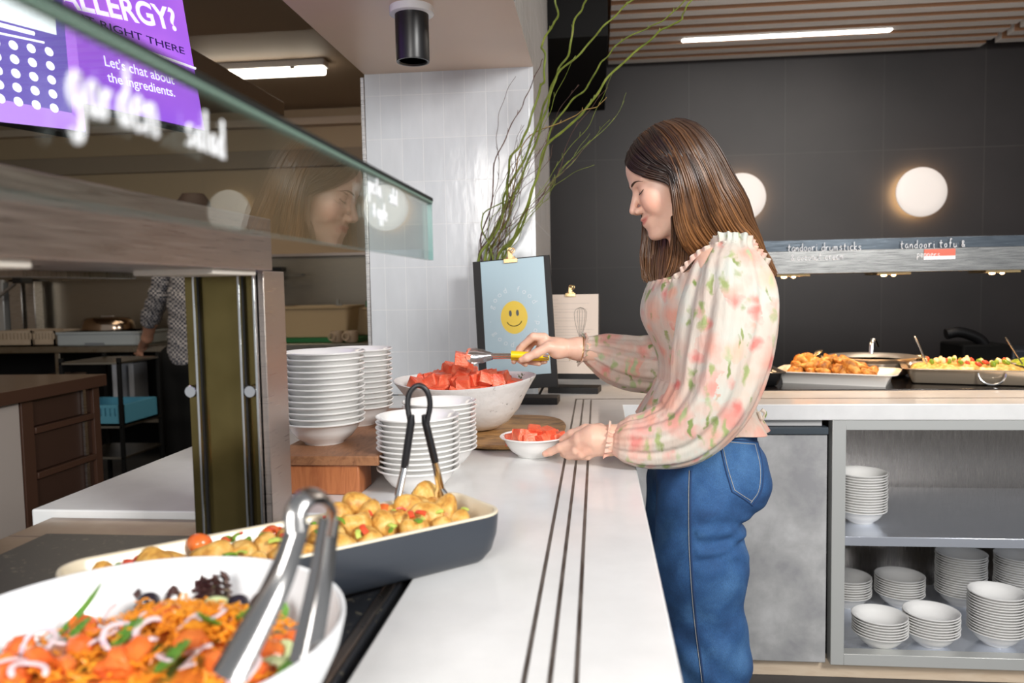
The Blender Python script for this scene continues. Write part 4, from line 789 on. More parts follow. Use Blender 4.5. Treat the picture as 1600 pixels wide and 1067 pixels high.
def branch(px, r0_, r1_, m, Y0_, Y1_, lab, grp=None, root=True):
    n = len(px); P = [at(x, y, Y=Y0_+(Y1_-Y0_)*i/(n-1)) for i, (x, y) in enumerate(px)]
    if root: base = np.array([-0.355+rb.uniform(-.012, .012), 2.738+rb.uniform(-.012, .012), 1.0]); P = [base, np.array([-0.355+rb.uniform(-.02, .02), 2.738, 1.16])]+P
    S = spl(P, n*7); L = len(S)
    for i in range(L): w_ = 0.0022; S[i] += np.array([math.sin(i*0.9+px[0][0])*w_, math.cos(i*0.7+px[0][1])*w_, math.sin(i*0.53)*w_*0.6])
    rad = [(r0_+(r1_-r0_)*(i/(L-1))**0.8)*(1+0.12*math.sin(i*2.1)) for i in range(L)]
    mb = MB(); mb.tube(S, rad, 8)
    for _ in range(4):
        i = rb.randrange(L//2, L-1); q = S[i]; d = (S[min(i+2, L-1)]-S[i]); mb.tube([q, q+d*0.3+np.array([rb.uniform(-.006, .006), 0, 0.008])], [rad[i]*0.8, 0.0006], 6)
    return tag(mb.build('willow_branch', m), lab, 'branch', grp)
G = [([(748, 408), (770, 372), (788, 330), (793, 290), (797, 250), (815, 222), (828, 190), (843, 140), (850, 125), (851, 85), (846, 70), (860, 45), (871, 25), (868, -5), (874, -40)], .0052, .0030, wg, 'thick green curly willow branch, the most upright of the green ones'),
     ([(756, 410), (782, 340), (790, 300), (812, 262), (835, 210), (850, 165), (862, 136), (873, 108), (890, 81), (895, 41), (909, 14), (917, -5), (925, -40)], .0050, .0026, wg, 'green curly willow branch leaning just right of the upright one'),
     ([(775, 410), (800, 375), (820, 330), (836, 285), (854, 228), (890, 196), (922, 163), (949, 122), (990, 84), (1025, 54), (1045, 41), (1065, 30), (1069, 16), (1085, -5)], .0056, .0024, wg, 'thick green curly willow branch reaching furthest right over the slatted ceiling'),
     ([(762, 410), (790, 350), (805, 300), (830, 240), (848, 190), (860, 149), (873, 114), (909, 81), (936, 49), (963, 22), (995, -5), (1010, -20)], .0050, .0024, wg, 'green curly willow branch crossing the black soffit towards the top edge'),
     ([(786, 408), (812, 360), (838, 280), (862, 201), (892, 160), (917, 136), (936, 103), (952, 84), (974, 62), (1007, 46), (1031, 35), (1055, 16), (1078, -5)], .0040, .0016, wg, 'slender green willow branch running beside the furthest-right one')]
for i, (px, a, b, m, lb) in enumerate(G): branch(px, a, b, m, 2.742, 2.45-0.03*i, lb)
branch([(776, 400), (800, 300), (815, 230), (841, 204), (860, 198), (890, 185), (909, 174), (933, 166), (947, 153)], .0028, .0010, wo, 2.74, 2.5, 'thin amber willow twig bending right below the black soffit')
branch([(754, 408), (752, 370), (770, 310), (771, 262), (790, 215), (813, 170), (825, 145), (840, 110), (849, 92)], .0034, .0012, wb, 2.745, 2.6, 'dark brown thin willow branch at the left edge of the bunch')
branch([(770, 408), (765, 385), (752, 350), (762, 328), (800, 308), (812, 290), (816, 250), (812, 225)], .0034, .0014, wg, 2.735, 2.65, 'green willow branch bulging out at the left near the poster top')
for k in range(26):
    x0 = rb.uniform(745, 795); ang = rb.uniform(0.12, 0.62); L = rb.uniform(150, 420); n = 8; px = []
    xx, yy = x0, 405
    for i in range(n): px.append((xx, yy)); xx += L/n*math.sin(ang)+rb.uniform(-9, 9); yy -= L/n*math.cos(ang)*rb.uniform(.8, 1.2); ang += rb.uniform(-.12, .16)
    branch(px, .0016, .0006, wb if k % 3 else wg, 2.74, rb.uniform(2.5, 2.75), 'fine thin twig in the bunch of curly willow against the white tiles' if k % 3 else 'fine green twig in the bunch of curly willow against the white tiles', 'fine twigs in the willow bunch' if k % 3 else 'fine green twigs in the willow bunch')
# ============================================================= RIGHT GANTRY
t = thing('heat_lamp_gantry', 'long brushed steel heat lamp gantry with white hand-written dish names over the hot food', 'heated gantry', (1.2, 3.1, 0.9))
gs = brushed('gantry_steel', (0.36, 0.36, 0.35), 0.25, (1, 1, 50))
hs = box('housing', (0.20, 3.05, 1.312), (2.5, 3.30, 1.395), gs, None, 0.001); adopt(t, hs, box('top_band', (0.20, 3.06, 1.395), (2.5, 3.29, 1.436), brushed('gantry_blue_steel', (0.17, 0.20, 0.23), 0.2, (1, 1, 50)), None, 0.001))
adopt(t, box('post', (0.200, 3.12, 0.9), (0.250, 3.20, 1.312), steel, None, 0.002), box('post', (2.3, 3.12, 0.9), (2.35, 3.20, 1.312), steel, None, 0.002))
wl = emis('warm_lamp', (1.0, 0.62, 0.28), 14)
for x in (0.34, 0.70, 1.06, 1.44): adopt(t, box('lamp_bracket', (x-0.03, 3.08, 1.303), (x+0.09, 3.22, 1.312), gold, None, 0.001), MB().lathe([(0, -0.008), (0.009, -0.006), (0.011, 0), (0, 0)], 20, c=(x, 3.10, 1.304)).build('lamp', wl), MB().lathe([(0, -0.008), (0.007, -0.006), (0.008, 0), (0, 0)], 20, c=(x+0.035, 3.10, 1.304)).build('lamp', wl))
for txt, px, py, s in (('tandoori drumsticks', 1231, 393, 0.0150), ('& coconut cream', 1236, 407, 0.0135), ('tandoori tofu &', 1407, 388, 0.0150), ('peppers', 1433, 402, 0.0125)):
    P = at(px, py, Y=3.049); wd = {'tandoori drumsticks': 1.13, '& coconut cream': 1.12, 'tandoori tofu &': 1.28, 'peppers': 1.1}[txt]; word(hs, txt, (P[0], 3.0485, P[2]), (1, 0, 0), (0, 0, 1), s, 0.0013, adv=wd, gw=1.35)
P = at(1444, 405, Y=3.047); adopt(t, MB().box((P[0], 3.048, P[2]), (P[0]+0.108, 3.0495, P[2]+0.036)).build('sticker', mat('red_sticker', (0.75, 0.16, 0.10), 0.5), None), MB().box((P[0], 3.0475, P[2]-0.002), (P[0]+0.108, 3.0478, P[2]+0.011)).build('sticker_label', ink, None))
# ============================================================= HOT FOOD
hob = box('hot_plate', (0.30, 2.875, 0.9005), (2.45, 3.42, 0.904), mat('black_glass_hob', (0.012, 0.010, 0.010), 0.1), None, 0.001); tag(hob, 'long black glass hot plate on the back counter under all the food pans', 'hot plate')
def pan(name, lab, cat, x, y, rz, a, b, h, r, mo, lip=0.012, z=0.904, taper=0.02, mi=None, group=None):
    t = thing(name, lab, cat, (x, y, z), rz, group)
    out = [(-taper-0.01, 0), (-taper, 0.004), (-taper*0.4, h*0.5), (-0.002, h-0.006), (lip, h-0.003), (lip, h), (-0.004, h-0.001), (-taper*0.5-0.003, h*0.45), (-taper-0.006, 0.006)]
    v, f, n, k = dishmesh(out, a, b, r); f.append(tuple(range(n-1, -1, -1))); f.append(tuple((k-1)*n+i for i in range(n))); MB().add(v, f).build('shell', mo, t); return t
def mound(name, lab, x, y, rz, a, b, z, h, m, kind='stuff', n=26, rough=0.004, cat='food'):
    v = []; f = []; r = random.Random(int(x*100)); c, s = math.cos(rz), math.sin(rz)
    for i in range(n+1):
        for j in range(n+1):
            u, q = -1+2*i/n, -1+2*j/n; e = max(0, 1-u**4)*max(0, 1-q**4); X, Y = a*u, b*q
            v.append((x+X*c-Y*s, y+X*s+Y*c, z+h*e**0.6+(r.uniform(-rough, rough) if e > 0.05 else 0)))
    for i in range(n):
        for j in range(n): p = i*(n+1)+j; f.append((p, p+n+1, p+n+2, p+1))
    return tag(MB().add(v, f).build(name, m), lab, cat, None, kind)
pan('food_pan', 'dark rectangular food pan of white rice, half hidden behind the woman', 'food pan', 0.50, 3.10, 0, 0.17, 0.15, 0.052, 0.03, mat('dark_pan', (0.03, 0.03, 0.032), 0.35, 0.6), z=0.904)
mound('rice', 'white rice piled in the dark pan beside the woman', 0.50, 3.10, 0, 0.155, 0.135, 0.935, 0.026, nmat('rice', [(0.4, (0.72, 0.66, 0.55)), (0.6, (0.86, 0.82, 0.72))], 120, rough=0.6))
ca = -0.42
pan('food_tray', 'white ceramic rectangular tray heaped with tandoori drumsticks', 'food tray', 0.895, 3.10, ca, 0.20, 0.125, 0.046, 0.025, mat('cream_ceramic', (0.83, 0.80, 0.75), 0.2), lip=0.016, taper=0.035)
chm = nmat('tandoori_chicken', [(0.34, (0.22, 0.06, 0.012)), (0.5, (0.52, 0.20, 0.03)), (0.66, (0.74, 0.40, 0.10))], 42, rough=0.35, detail=8, b=0.8)
drum = [blobme('tandoori_drumstick', 0.024, 40+i, chm, (1.45, 0.92, 0.82), 0.26) for i in range(5)]
rr = random.Random(9); cc, cs_ = math.cos(ca), math.sin(ca)
for L, (A, Bq, z) in enumerate([(0.135, 0.068, 0.944), (0.115, 0.055, 0.964), (0.085, 0.035, 0.984)]):
    for u in np.arange(-A, A+.001, 0.050):
        for q in np.arange(-Bq, Bq+.001, 0.046):
            if rr.random() < 0.93: U, Q = u+rr.uniform(-.012, .012)-0.02*L, q+rr.uniform(-.01, .01); inst('tandoori_drumstick', rr.choice(drum), (0.895+U*cc-Q*cs_, 3.10+U*cs_+Q*cc, z+rr.uniform(-.004, .006)), (rr.uniform(-.4, .4), rr.uniform(-.5, .5), rr.uniform(0, 6)), 'orange-brown tandoori drumstick heaped in the white tray', 'chicken drumstick', 'drumsticks in the white tray', rr.uniform(.85, 1.1))
t = thing('spoon', 'metal serving spoon lying on top of the heap of drumsticks', 'spoon', at(1275, 562, Y=3.12)); mb = MB(); mb.tube(spl([at(1262, 566, Y=3.11), at(1276, 552, Y=3.15), at(1284, 547, Y=3.19)], 10), [0.004, .005, .007, .009, .011, .012, .012, .011, .008, .003], 10, flat=0.4); adopt(t, mb.build('blade', gold))
ovalpan = thing('round_pan', 'round stainless casserole pan with side handles behind the drumstick tray', 'pan', (1.10, 3.34, 0.904))
MB().lathe([(0, 0), (0.12, 0), (0.135, 0.01), (0.14, 0.055), (0.170, 0.072), (0.172, 0.076), (0.160, 0.074), (0.135, 0.055), (0.128, 0.012), (0, 0.01)], 60).build('shell', mat('pan_steel', (0.55, 0.47, 0.38), 0.28, 0.7), ovalpan)
MB().lathe([(0, 0.058), (0.14, 0.058)], 40).build('sauce', mat('brown_sauce', (0.10, 0.03, 0.01), 0.25), ovalpan)
for s in (-1, 1): mb = MB(); mb.tube([(s*0.160, -0.03, 0.066), (s*0.20, -0.022, 0.070), (s*0.20, 0.022, 0.070), (s*0.160, 0.03, 0.066)], 0.007, 8); mb.build('handle', gold, ovalpan)
t = thing('ladle', 'short steel ladle handle standing up from the round casserole pan', 'ladle', at(1365, 552, Y=3.30)); mb = MB(); mb.tube(spl([at(1361, 552, Y=3.30), at(1362, 535, Y=3.31), at(1367, 530, Y=3.32), at(1372, 541, Y=3.33)], 12), 0.008, 8, flat=0.4); adopt(t, mb.build('handle', chrome))
# steel roasting pan with drop handle
pa = -0.30
rp = pan('roasting_pan', 'stainless steel roasting pan with a drop handle, full of tofu and peppers', 'roasting pan', 1.36, 3.10, pa, 0.205, 0.145, 0.058, 0.03, mat('roast_pan_steel', (0.60, 0.50, 0.38), 0.22, 0.7), lip=0.018, taper=0.018)
mb = MB(); mb.tube([(0.060+0.042*math.cos(a), -0.150-0.006*abs(math.sin(a)), 0.046+0.040*math.sin(a)) for a in np.linspace(PI, 2*PI, 16)], 0.0035, 8); mb.build('handle', chrome, rp)
mound('tofu_and_peppers', 'yellow tofu curry with peppers filling the steel roasting pan', 1.36, 3.10, pa, 0.185, 0.125, 0.948, 0.022, nmat('tofu_curry', [(0.38, (0.40, 0.26, 0.05)), (0.52, (0.66, 0.46, 0.14)), (0.64, (0.78, 0.64, 0.34))], 50, rough=0.4))
for i in range(42):
    u, q = rr.uniform(-.14, .14), rr.uniform(-.09, .09); k = i % 3; c, s = math.cos(pa), math.sin(pa)
    if i < 3: pcs = globals().setdefault('pcs', []); pcs.append(blobme('pepper_piece', 0.011, i, [mat('green_pepper', (0.22, 0.36, 0.03), 0.35), spm[2], mat('tofu_cube', (0.88, 0.72, 0.40), 0.4)][k], (1.2, 1, 0.7), 0.08, 2))
    inst(['green_pepper_piece', 'red_pepper_piece', 'tofu_piece'][k], pcs[k], (1.36+u*c-q*s, 3.10+u*s+q*c, 0.974+rr.uniform(-.002, .008)), (rr.uniform(0, 3),)*3, ['piece of green pepper on the curry in the steel roasting pan', 'piece of red pepper on the curry in the steel roasting pan', 'golden tofu piece on the curry in the steel roasting pan'][k], ['pepper', 'pepper', 'tofu'][k], ['green pepper pieces in the roasting pan', 'red pepper pieces in the roasting pan', 'tofu pieces in the roasting pan'][k])
def spoon(px0, px1, Y, lab):
    t = thing('serving_spoon', lab, 'spoon', at(*px1, Y=Y)); A = at(*px0, Y=Y+0.02); Bq = at(*px1, Y=Y); mb = MB(); mb.tube([A, A+(Bq-A)*0.1, A+(Bq-A)*0.5, Bq, Bq+(Bq-A)*0.25], [0.006, 0.010, 0.009, 0.006, 0.006], 10, flat=0.4); adopt(t, mb.build('handle', steel))
spoon((1429, 525), (1446, 563), 3.13, 'steel serving spoon handle leaning out of the roasting pan of tofu'); spoon((1571, 527), (1592, 560), 3.12, 'steel serving spoon handle leaning out of the far right pan')
pan('food_pan', 'dark food pan with a wide pale rim at the right edge, holding greens', 'food pan', 1.74, 3.14, -0.1, 0.20, 0.15, 0.060, 0.03, mat('dark_pan_2', (0.04, 0.04, 0.042), 0.3, 0.7), lip=0.022)
adopt(bpy.data.objects['food_pan.001'], MB().lathe([(0.0, 0.0)]+[(0.001, 0.0005)], 8, c=(1.74, 3.14, 0.963)).build('tmp', gold)) if False else None
mound('green_beans', 'bright green vegetables filling the far right pan', 1.74, 3.14, -0.1, 0.18, 0.13, 0.948, 0.035, nmat('greens', [(0.35, (0.12, 0.24, 0.02)), (0.55, (0.34, 0.44, 0.04)), (0.7, (0.60, 0.60, 0.12))], 45, rough=0.4))
# black machine behind
t = thing('bread_slicer', 'black catering appliance with a raised curved arm on the back wall side, behind the pans', 'appliance', (2.35, 4.6, 0))
mb = MB(); P = [at(x, y, Y=4.55) for x, y in [(1478, 522), (1500, 519), (1530, 530), (1543, 552), (1545, 585)]]; mb.tube(spl(P, 24), 0.030, 10); adopt(t, mb.build('arm', black)); A = at(1492, 545, Y=4.6); Bq = at(1600, 560, Y=4.6)
adopt(t, box('body', (A[0], 4.5, 0.0), (A[0]+0.25, 4.8, 0.93), blackm, None, 0.01), box('side_case', (A[0]+0.25, 4.5, 0.0), (A[0]+0.75, 4.8, 0.90), mat('dark_case', (0.03, 0.035, 0.045), 0.4), None, 0.01))
# ============================================================= KITCHEN
kb = thing('kitchen_bench', 'long stainless kitchen bench against the far kitchen wall', 'bench', (-3.4, 5.9, 0))
adopt(kb, box('bench_top', (-5.4, 5.58, 0.85), (-1.25, 6.28, 0.90), steeld, None, 0.004), box('under_shelf', (-5.3, 5.7, 0.30), (-1.3, 6.2, 0.33), steeld, None, 0.003), box('splashback', (-5.5, 6.27, 0.9), (-0.96, 6.298, 1.56), brushed('splash_steel', (0.34, 0.30, 0.24), 0.35, (1, 1, 30)), None, 0.001), box('cap_rail', (-5.5, 6.23, 1.56), (-0.96, 6.298, 1.585), steelw, None, 0.002))
for x in (-5.2, -4.1, -3.05, -2.1, -1.4): adopt(kb, box('leg', (x, 5.62, 0), (x+0.04, 5.66, 0.85), steeld, None, 0.003))
adopt(kb, box('dark_backing', (-5.4, 6.2, 0.0), (-1.0, 6.26, 0.85), blackm, None, 0))
adopt(kb, box('hanging_rail', (-5.3, 6.1, 1.40), (-2.3, 6.12, 1.42), steeld, None, 0))
rk = nmat('crate_cream', [(0.4, (0.42, 0.33, 0.24)), (0.6, (0.50, 0.40, 0.30))], 5)
def crate(name, lab, x0, x1, y, z, h, m, d=0.35, grp=None, holes=6):
    t = thing(name, lab, 'crate', ((x0+x1)/2, y, z), 0, grp); w_ = x1-x0; mb = MB(); tk = 0.012; hw = w_/2
    mb.box((-hw, 0, 0), (hw, d, tk)); mb.box((-hw, 0, 0), (hw, tk, h*0.45)).box((-hw, d-tk, 0), (hw, d, h)).box((-hw, 0, 0), (-hw+tk, d, h)).box((hw-tk, 0, 0), (hw, d, h)); mb.box((-hw, 0, h*0.85), (hw, tk, h))
    for i in range(holes+1): x = -hw+(w_-0.02)*i/holes; mb.box((x, 0.001, h*0.44), (x+0.02, tk-0.001, h*0.86))
    mb.build('basket', m, t); return t
kx = lambda px, Y: at(px, 500, Y=Y)[0]
crate('dish_rack', 'brown plastic dish rack at the far left of the kitchen bench', kx(-8, 5.62), kx(48, 5.62), 5.62, 0.9, 0.12, rk, holes=9)
crate('dish_rack', 'brown plastic dish rack next to the grey box on the kitchen bench', kx(50, 5.64), kx(84, 5.64), 5.64, 0.9, 0.115, rk, holes=6)
t = thing('storage_tub', 'pale grey plastic box on the kitchen bench carrying a steel roaster', 'tub', ((kx(87, 5.62)+kx(216, 5.62))/2, 5.62, 0.9)); w_ = kx(216, 5.62)-kx(87, 5.62)
greyp = mat('pale_grey_plastic', (0.36, 0.40, 0.42), 0.4); MB().box((-w_/2, 0, 0), (w_/2, 0.4, 0.105)).build('box', greyp, t, 0.01); MB().box((-w_*0.16, -0.004, 0.0), (w_*0.08, 0.0, 0.022)).build('label_slot', mat('slot', (0.16, 0.18, 0.2), 0.5), t, 0.002); MB().box((-w_/2-0.006, -0.006, 0.085), (w_/2+0.006, 0.406, 0.105)).build('rim', greyp, t, 0.004)
t = thing('cloche', 'polished dark steel oval roaster lid resting on the grey plastic box', 'lid', (kx(160, 5.75), 5.82, 1.005)); MB().lathe([(0.21, 0), (0.212, 0.015), (0.205, 0.045), (0.195, 0.078), (0.17, 0.098), (0.10, 0.105), (0, 0.106)], 60, sy=0.7).build('dome', brushed('roaster_steel', (0.36, 0.27, 0.20), 0.14), t); MB().box((-0.05, -0.01, 0.104), (0.05, 0.01, 0.116)).build('handle', steel, t, 0.003)
# white wall unit and pipes far left
t = thing('dishwasher_hood', 'pale steel hood-type dishwasher panel with a diagonal lift arm at the far left', 'dishwasher', (-4.4, 6.1, 0.9)); adopt(t, box('panel', (kx(-30, 6.1), 6.08, 0.92), (kx(10, 6.1), 6.19, 1.42), mat('pale_panel', (0.55, 0.57, 0.58), 0.3, 0.5), None, 0.004), box('panel', (kx(16, 6.1), 6.1, 0.98), (kx(36, 6.1), 6.2, 1.42), steel, None, 0.004), box('panel', (kx(42, 6.1), 6.1, 0.98), (kx(56, 6.1), 6.2, 1.42), steel, None, 0.004))
mb = MB(); mb.tube([at(-10, 470, Y=5.9), at(24, 443, Y=6.0)], 0.014, 8); adopt(t, mb.build('lift_arm', steel)); adopt(t, box('arm_block', (kx(25, 5.95), 5.93, 1.385), (kx(40, 5.95), 6.06, 1.45), black, None, 0.004))
# brown drawer cabinet left
db = mat('dark_brown_laminate', (0.075, 0.035, 0.022), 0.42); dbt = mat('brown_steel_top', (0.30, 0.22, 0.17), 0.25, 0.8)
t = thing('drawer_cabinet', 'dark brown kitchen cabinet with three recessed drawers and a shiny top', 'cabinet', (-2.5, 2.9, 0))
adopt(t, box('top', (-3.2, 2.0, 0.885), (-2.24, 3.40, 0.92), dbt, None, 0.003), box('edge_strip', (-2.262, 2.0, 0.868), (-2.236, 3.405, 0.9195), db, None, 0.001))
adopt(t, box('body', (-3.15, 2.89, 0.05), (-2.30, 3.38, 0.87), db, None, 0.002), box('end_panel', (-3.15, 2.1, 0.0), (-2.268, 2.885, 0.87), mat('pale_end_panel', (0.50, 0.44, 0.40), 0.45), None, 0.002), box('stile', (-2.30, 2.89, 0.0), (-2.262, 2.955, 0.87), db, None, 0.001), box('stile', (-2.30, 3.34, 0.0), (-2.262, 3.385, 0.87), db, None, 0.001))
for k, z in enumerate((0.755, 0.57, 0.385, 0.20)): dr = box('drawer', (-2.30, 2.96, z), (-2.275, 3.335, z+0.15), mat('drawer_front', (0.055, 0.028, 0.02), 0.35), None, 0.002); adopt(t, dr); attach(dr, box('drawer_rail', (-2.29, 2.96, z-0.030), (-2.258, 3.335, z-0.004), db, None, 0.002), box('side_runner', (-2.272, 3.27, z), (-2.262, 3.29, z+0.15), steel, None, 0))
# trolley with blue crate
t = thing('trolley', 'dark steel wire trolley standing in the kitchen aisle with shelves', 'trolley', (-3.0, 4.7, 0))
xa_, xb_ = at(112, 640, Y=4.6)[0], at(205, 640, Y=4.6)[0]
for z in (0.28, 0.47, 0.86): adopt(t, box('shelf', (xa_, 4.5, z), (xb_, 4.95, z+0.014), steeld, None, 0.002))
for x in (xa_, xb_-0.02):
    for y in (4.5, 4.93): adopt(t, box('post', (x, y, 0.02), (x+0.022, y+0.022, 0.90), blackm, None, 0.002))
crate('crate', 'light blue slotted plastic crate on the dark kitchen trolley', xa_+0.0, xb_-0.0, 4.52, 0.485, 0.125, mat('light_blue_plastic', (0.10, 0.34, 0.46), 0.4), d=0.38, holes=12)
# pans/pipes below bench
for i, (px, w2, h, c, nm, lb) in enumerate([(170, 14, 0.34, (0.40, 0.42, 0.46), 'pipe_cover', 'pale vertical pipe cover below the kitchen bench'), (196, 10, 0.30, (0.32, 0.33, 0.35), 'steel_canister', 'steel canister below the kitchen bench near the trolley'), (60, 26, 0.24, (0.30, 0.20, 0.14), 'cardboard_box', 'brown cardboard box on the shelf below the bench'), (88, 22, 0.24, (0.26, 0.17, 0.12), 'cardboard_box', 'second brown cardboard box, right of the other below the bench')]):
    x = kx(px, 5.75); o = box(nm, (x, 5.75, 0.331), (x+w2/239, 5.95, 0.331+h*1.4), mat(nm, c, 0.4), None, 0.008); tag(o, lb, nm.split('_')[-1])
# cream tubs right
tub = mat('cream_plastic', (0.56, 0.42, 0.25), 0.45)
def tubm(name, lab, x0, x1, y, h, z=0.935, d=0.4):
    t = thing(name, lab, 'tub', ((x0+x1)/2, y+d/2, z)); w_ = (x1-x0)/2; out = [(-0.05, 0), (-0.045, 0.004), (-0.012, h*0.9), (0.0, h*0.92), (0.004, h), (-0.008, h), (-0.05, 0.01)]
    v, f, n, k = dishmesh(out, w_, d/2, 0.06); f.append(tuple(range(n-1, -1, -1))); f.append(tuple((k-1)*n+i for i in range(n))); MB().add(v, f).build('tub_body', tub, t); return t
tubm('plastic_tub', 'big cream plastic tub on the kitchen bench left of the white column', kx(432, 5.7), kx(548, 5.7), 5.70, 0.235)
tubm('plastic_tub', 'cream plastic tub half hidden behind the steel gantry post', kx(380, 5.75), kx(430, 5.75), 5.75, 0.225); tubm('plastic_tub', 'cream plastic tub behind the big one, next to the column edge', kx(520, 5.9), kx(600, 5.9), 5.95, 0.215, d=0.28)
gb = box('green_board', (kx(432, 5.70), 5.72, 0.9), (kx(560, 5.7), 6.1, 0.934), mat('green_chopping_board', (0.01, 0.16, 0.04), 0.5), None, 0.003); tag(gb, 'green chopping board lying under the cream plastic tubs', 'chopping board')
mb = MB(); x = kx(528, 5.72); mb.box((-0.015, -0.01, 0), (0.03, 0.01, 0.012)); mb.box((-0.012, -0.008, 0.010), (0.008, 0.008, 0.048)); o = mb.build('tap_fitting', steeld, loc=(x, 5.74, 1.170)); tag(o, 'small dark fitting sitting on the big cream tub rim', 'fitting')
for i, (px, r, lb) in enumerate([(526, 0.048, 'beige cup on the kitchen bench, the left one with its handle forward'), (548, 0.050, 'beige cup on the kitchen bench, the right one near the column')]):
    t = thing('cup', lb, 'cup', (kx(px, 5.62), 5.62, 0.905)); cm_ = mat('beige_cup', (0.50, 0.38, 0.27), 0.35); MB().lathe([(0, 0), (r*0.8, 0), (r, 0.02), (r, 0.085), (r*0.93, 0.085), (r*0.9, 0.02), (0, 0.01)], 32).build('body', cm_, t)
    mb = MB(); mb.tube([(-0.01+0.024*math.cos(a)-0.012, -r-0.010, 0.045+0.026*math.sin(a)) for a in np.linspace(0, 2*PI, 18)], 0.006, 8); mb.build('handle', cm_, t)
kn = thing('knife_rack', 'dark rack of tools hung on the steel splashback beside the post', 'rack', (kx(418, 6.2), 6.2, 1.2))
for i in range(4): adopt(kn, box('tool', (kx(411, 6.2), 6.20-0.01*i, 1.24+0.07*i), (kx(436+3*i, 6.2), 6.26, 1.27+0.07*i), black, None, 0.004))
# green edge by column
o = box('green_cloth', (kx(573, 6.0), 5.98, 1.10), (kx(584, 6.0), 6.02, 1.20), mat('green_cloth', (0.01, 0.20, 0.06), 0.7), None, 0.01); tag(o, 'strip of green cloth hanging at the column edge in the kitchen', 'cloth')
for i in range(3):
    o = box('grey_crate', (kx(412, 5.7), 5.72, 0.335+0.16*i), (kx(500, 5.7), 6.1, 0.335+0.16*i+0.11), mat('grey_crate', (0.20, 0.21, 0.23), 0.5), None, 0.01); tag(o, 'grey storage crate stacked below the kitchen bench, the %s one' % ['bottom', 'middle', 'top'][i], 'crate')
# teal cloth box lower left
tc = box('teal_cloth', (-0.98, 0.95, 0.70), (-0.90, 1.13, 0.83), nmat('teal_cloth', [(0.4, (0.06, 0.28, 0.30)), (0.6, (0.10, 0.40, 0.42))], 120, rough=0.8), None, 0.012)
tag(tc, 'folded teal cleaning cloth at the far left under the steel rim', 'cloth'); tc.location = (-0.06, 0.02, 0.03)
# ============================================================= PURPLE SIGN
def sign(name, lab, BR, W, Hh, m, cat='sign'):
    d = np.array([0.327, 1.0, 0]); d /= np.linalg.norm(d); upv = np.array([-0.16, 0.05, 1.0]); Mx = frame(np.array(BR)-d*W, d, upv)
    t = thing(name, lab, cat, tuple(np.array(BR)-d*W/2)); adopt(t, MB().box((0, 0, 0), (W, Hh, 0.004), M=Mx).build('screen', m, None, 0, smooth=False)); adopt(t, MB().box((-0.006, -0.006, -0.03), (W+0.006, Hh+0.006, -0.0005), M=Mx).build('case', black, None, 0.003)); return t, Mx
def smat(name, c1, c2, s):
    m = emis(name, c1, s); v = coords(m); f = noise(m, v, 2.2, 2); o_ = ramp(m, f, [(0.35, c1), (0.65, c2)]); setc(m, o_); setc(m, o_, 'Emission Color'); return m
BRp = at(318, 204, Y=2.05)
t, Mx = sign('screen_sign', 'glowing purple allergy advice screen hung at the upper left', BRp, 0.92, 1.0, smat('purple_screen', (0.27, 0.08, 0.72), (0.46, 0.16, 0.80), 0.75))
whl = emis('screen_white', (0.9, 0.88, 0.95), 0.9); nav = mat('screen_navy_ink', (0.05, 0.02, 0.20), 0.5)
def st_(txt, x, y, size, m, off=0, sp=1.0, name='lettering'): adopt(t, fonttext(name, txt, size, m, Mx @ Matrix.Translation((x, y, 0.0045)), 0.0002, off, 0, sp))
def onsign(Mx, px, py):
    o = Mx.translation; n = Mx.to_3x3() @ Vector((0, 0, 1)); d = Vector(ray(px, py)); c = Vector(CAM); q = c+d*((o-c).dot(n)/d.dot(n)); return Mx.inverted() @ q
def st_(txt, a, b, hpx, m, off=0):
    """lettering on the sign from pixel-measured start a to end b"""
    A, Bq = onsign(Mx, *a), onsign(Mx, *b); U = onsign(Mx, a[0], a[1]-hpx); size = (U-A).length/0.70
    o = fonttext('lettering', txt, size, m, Matrix.Identity(4), 0.0, off, 0, 1.0); wd = max(v_.co.x for v_ in o.data.vertices); k = (Bq-A).length/wd
    ang = math.atan2(Bq.y-A.y, Bq.x-A.x); o.data.transform(Mx @ Matrix.Translation((A.x, A.y, 0.0048)) @ Matrix.Rotation(ang, 4, 'Z') @ Matrix.Diagonal((k, 1, 1, 1))); adopt(t, o)
st_('ALLERGY?', (92, 10), (277, 49), 36, whl, 0.002); st_("Let's chat about", (161, 103), (271, 133), 15, whl, 0.0004); st_('the ingredients.', (167, 128), (272, 152), 14, whl, 0.0004)
st_('GOT IT RIGHT THERE', (60, 14), (287, 86), 12, nav, 0.0002)
A = onsign(Mx, 110, 40); Bq = onsign(Mx, 303, 108); adopt(t, MB().tube([Mx @ Vector((A.x, A.y, .005)), Mx @ Vector((Bq.x, Bq.y, .005))], 0.0035, 6).build('rule_line', whl))
P2 = at(132, 207, Y=1.45); t, Mx = sign('screen_sign', 'glowing dark blue ingredient icon screen with a white box at the left edge', P2, 0.75, 0.75, smat('navy_screen', (0.10, 0.07, 0.32), (0.14, 0.10, 0.40), 0.65))
def quad(name, P, m, z=0.0046):
    Q = [onsign(Mx, *p) for p in P]; adopt(t, MB().add([Mx @ Vector((q.x, q.y, z)) for q in Q], [(0, 1, 2, 3)]).build(name, m, smooth=False))
quad('purple_band', [(-90, 140), (112, 178), (130, 206), (-90, 182)], emis('band', (0.42, 0.22, 0.72), 0.6)); quad('purple_band', [(95, 0), (112, 20), (132, 206), (110, 178)], emis('band2', (0.36, 0.14, 0.66), 0.6)); quad('white_box', [(-90, 10), (86, 56), (80, -20), (-90, -60)], emis('wbox', (0.72, 0.76, 0.80), 0.7))
mb = MB()
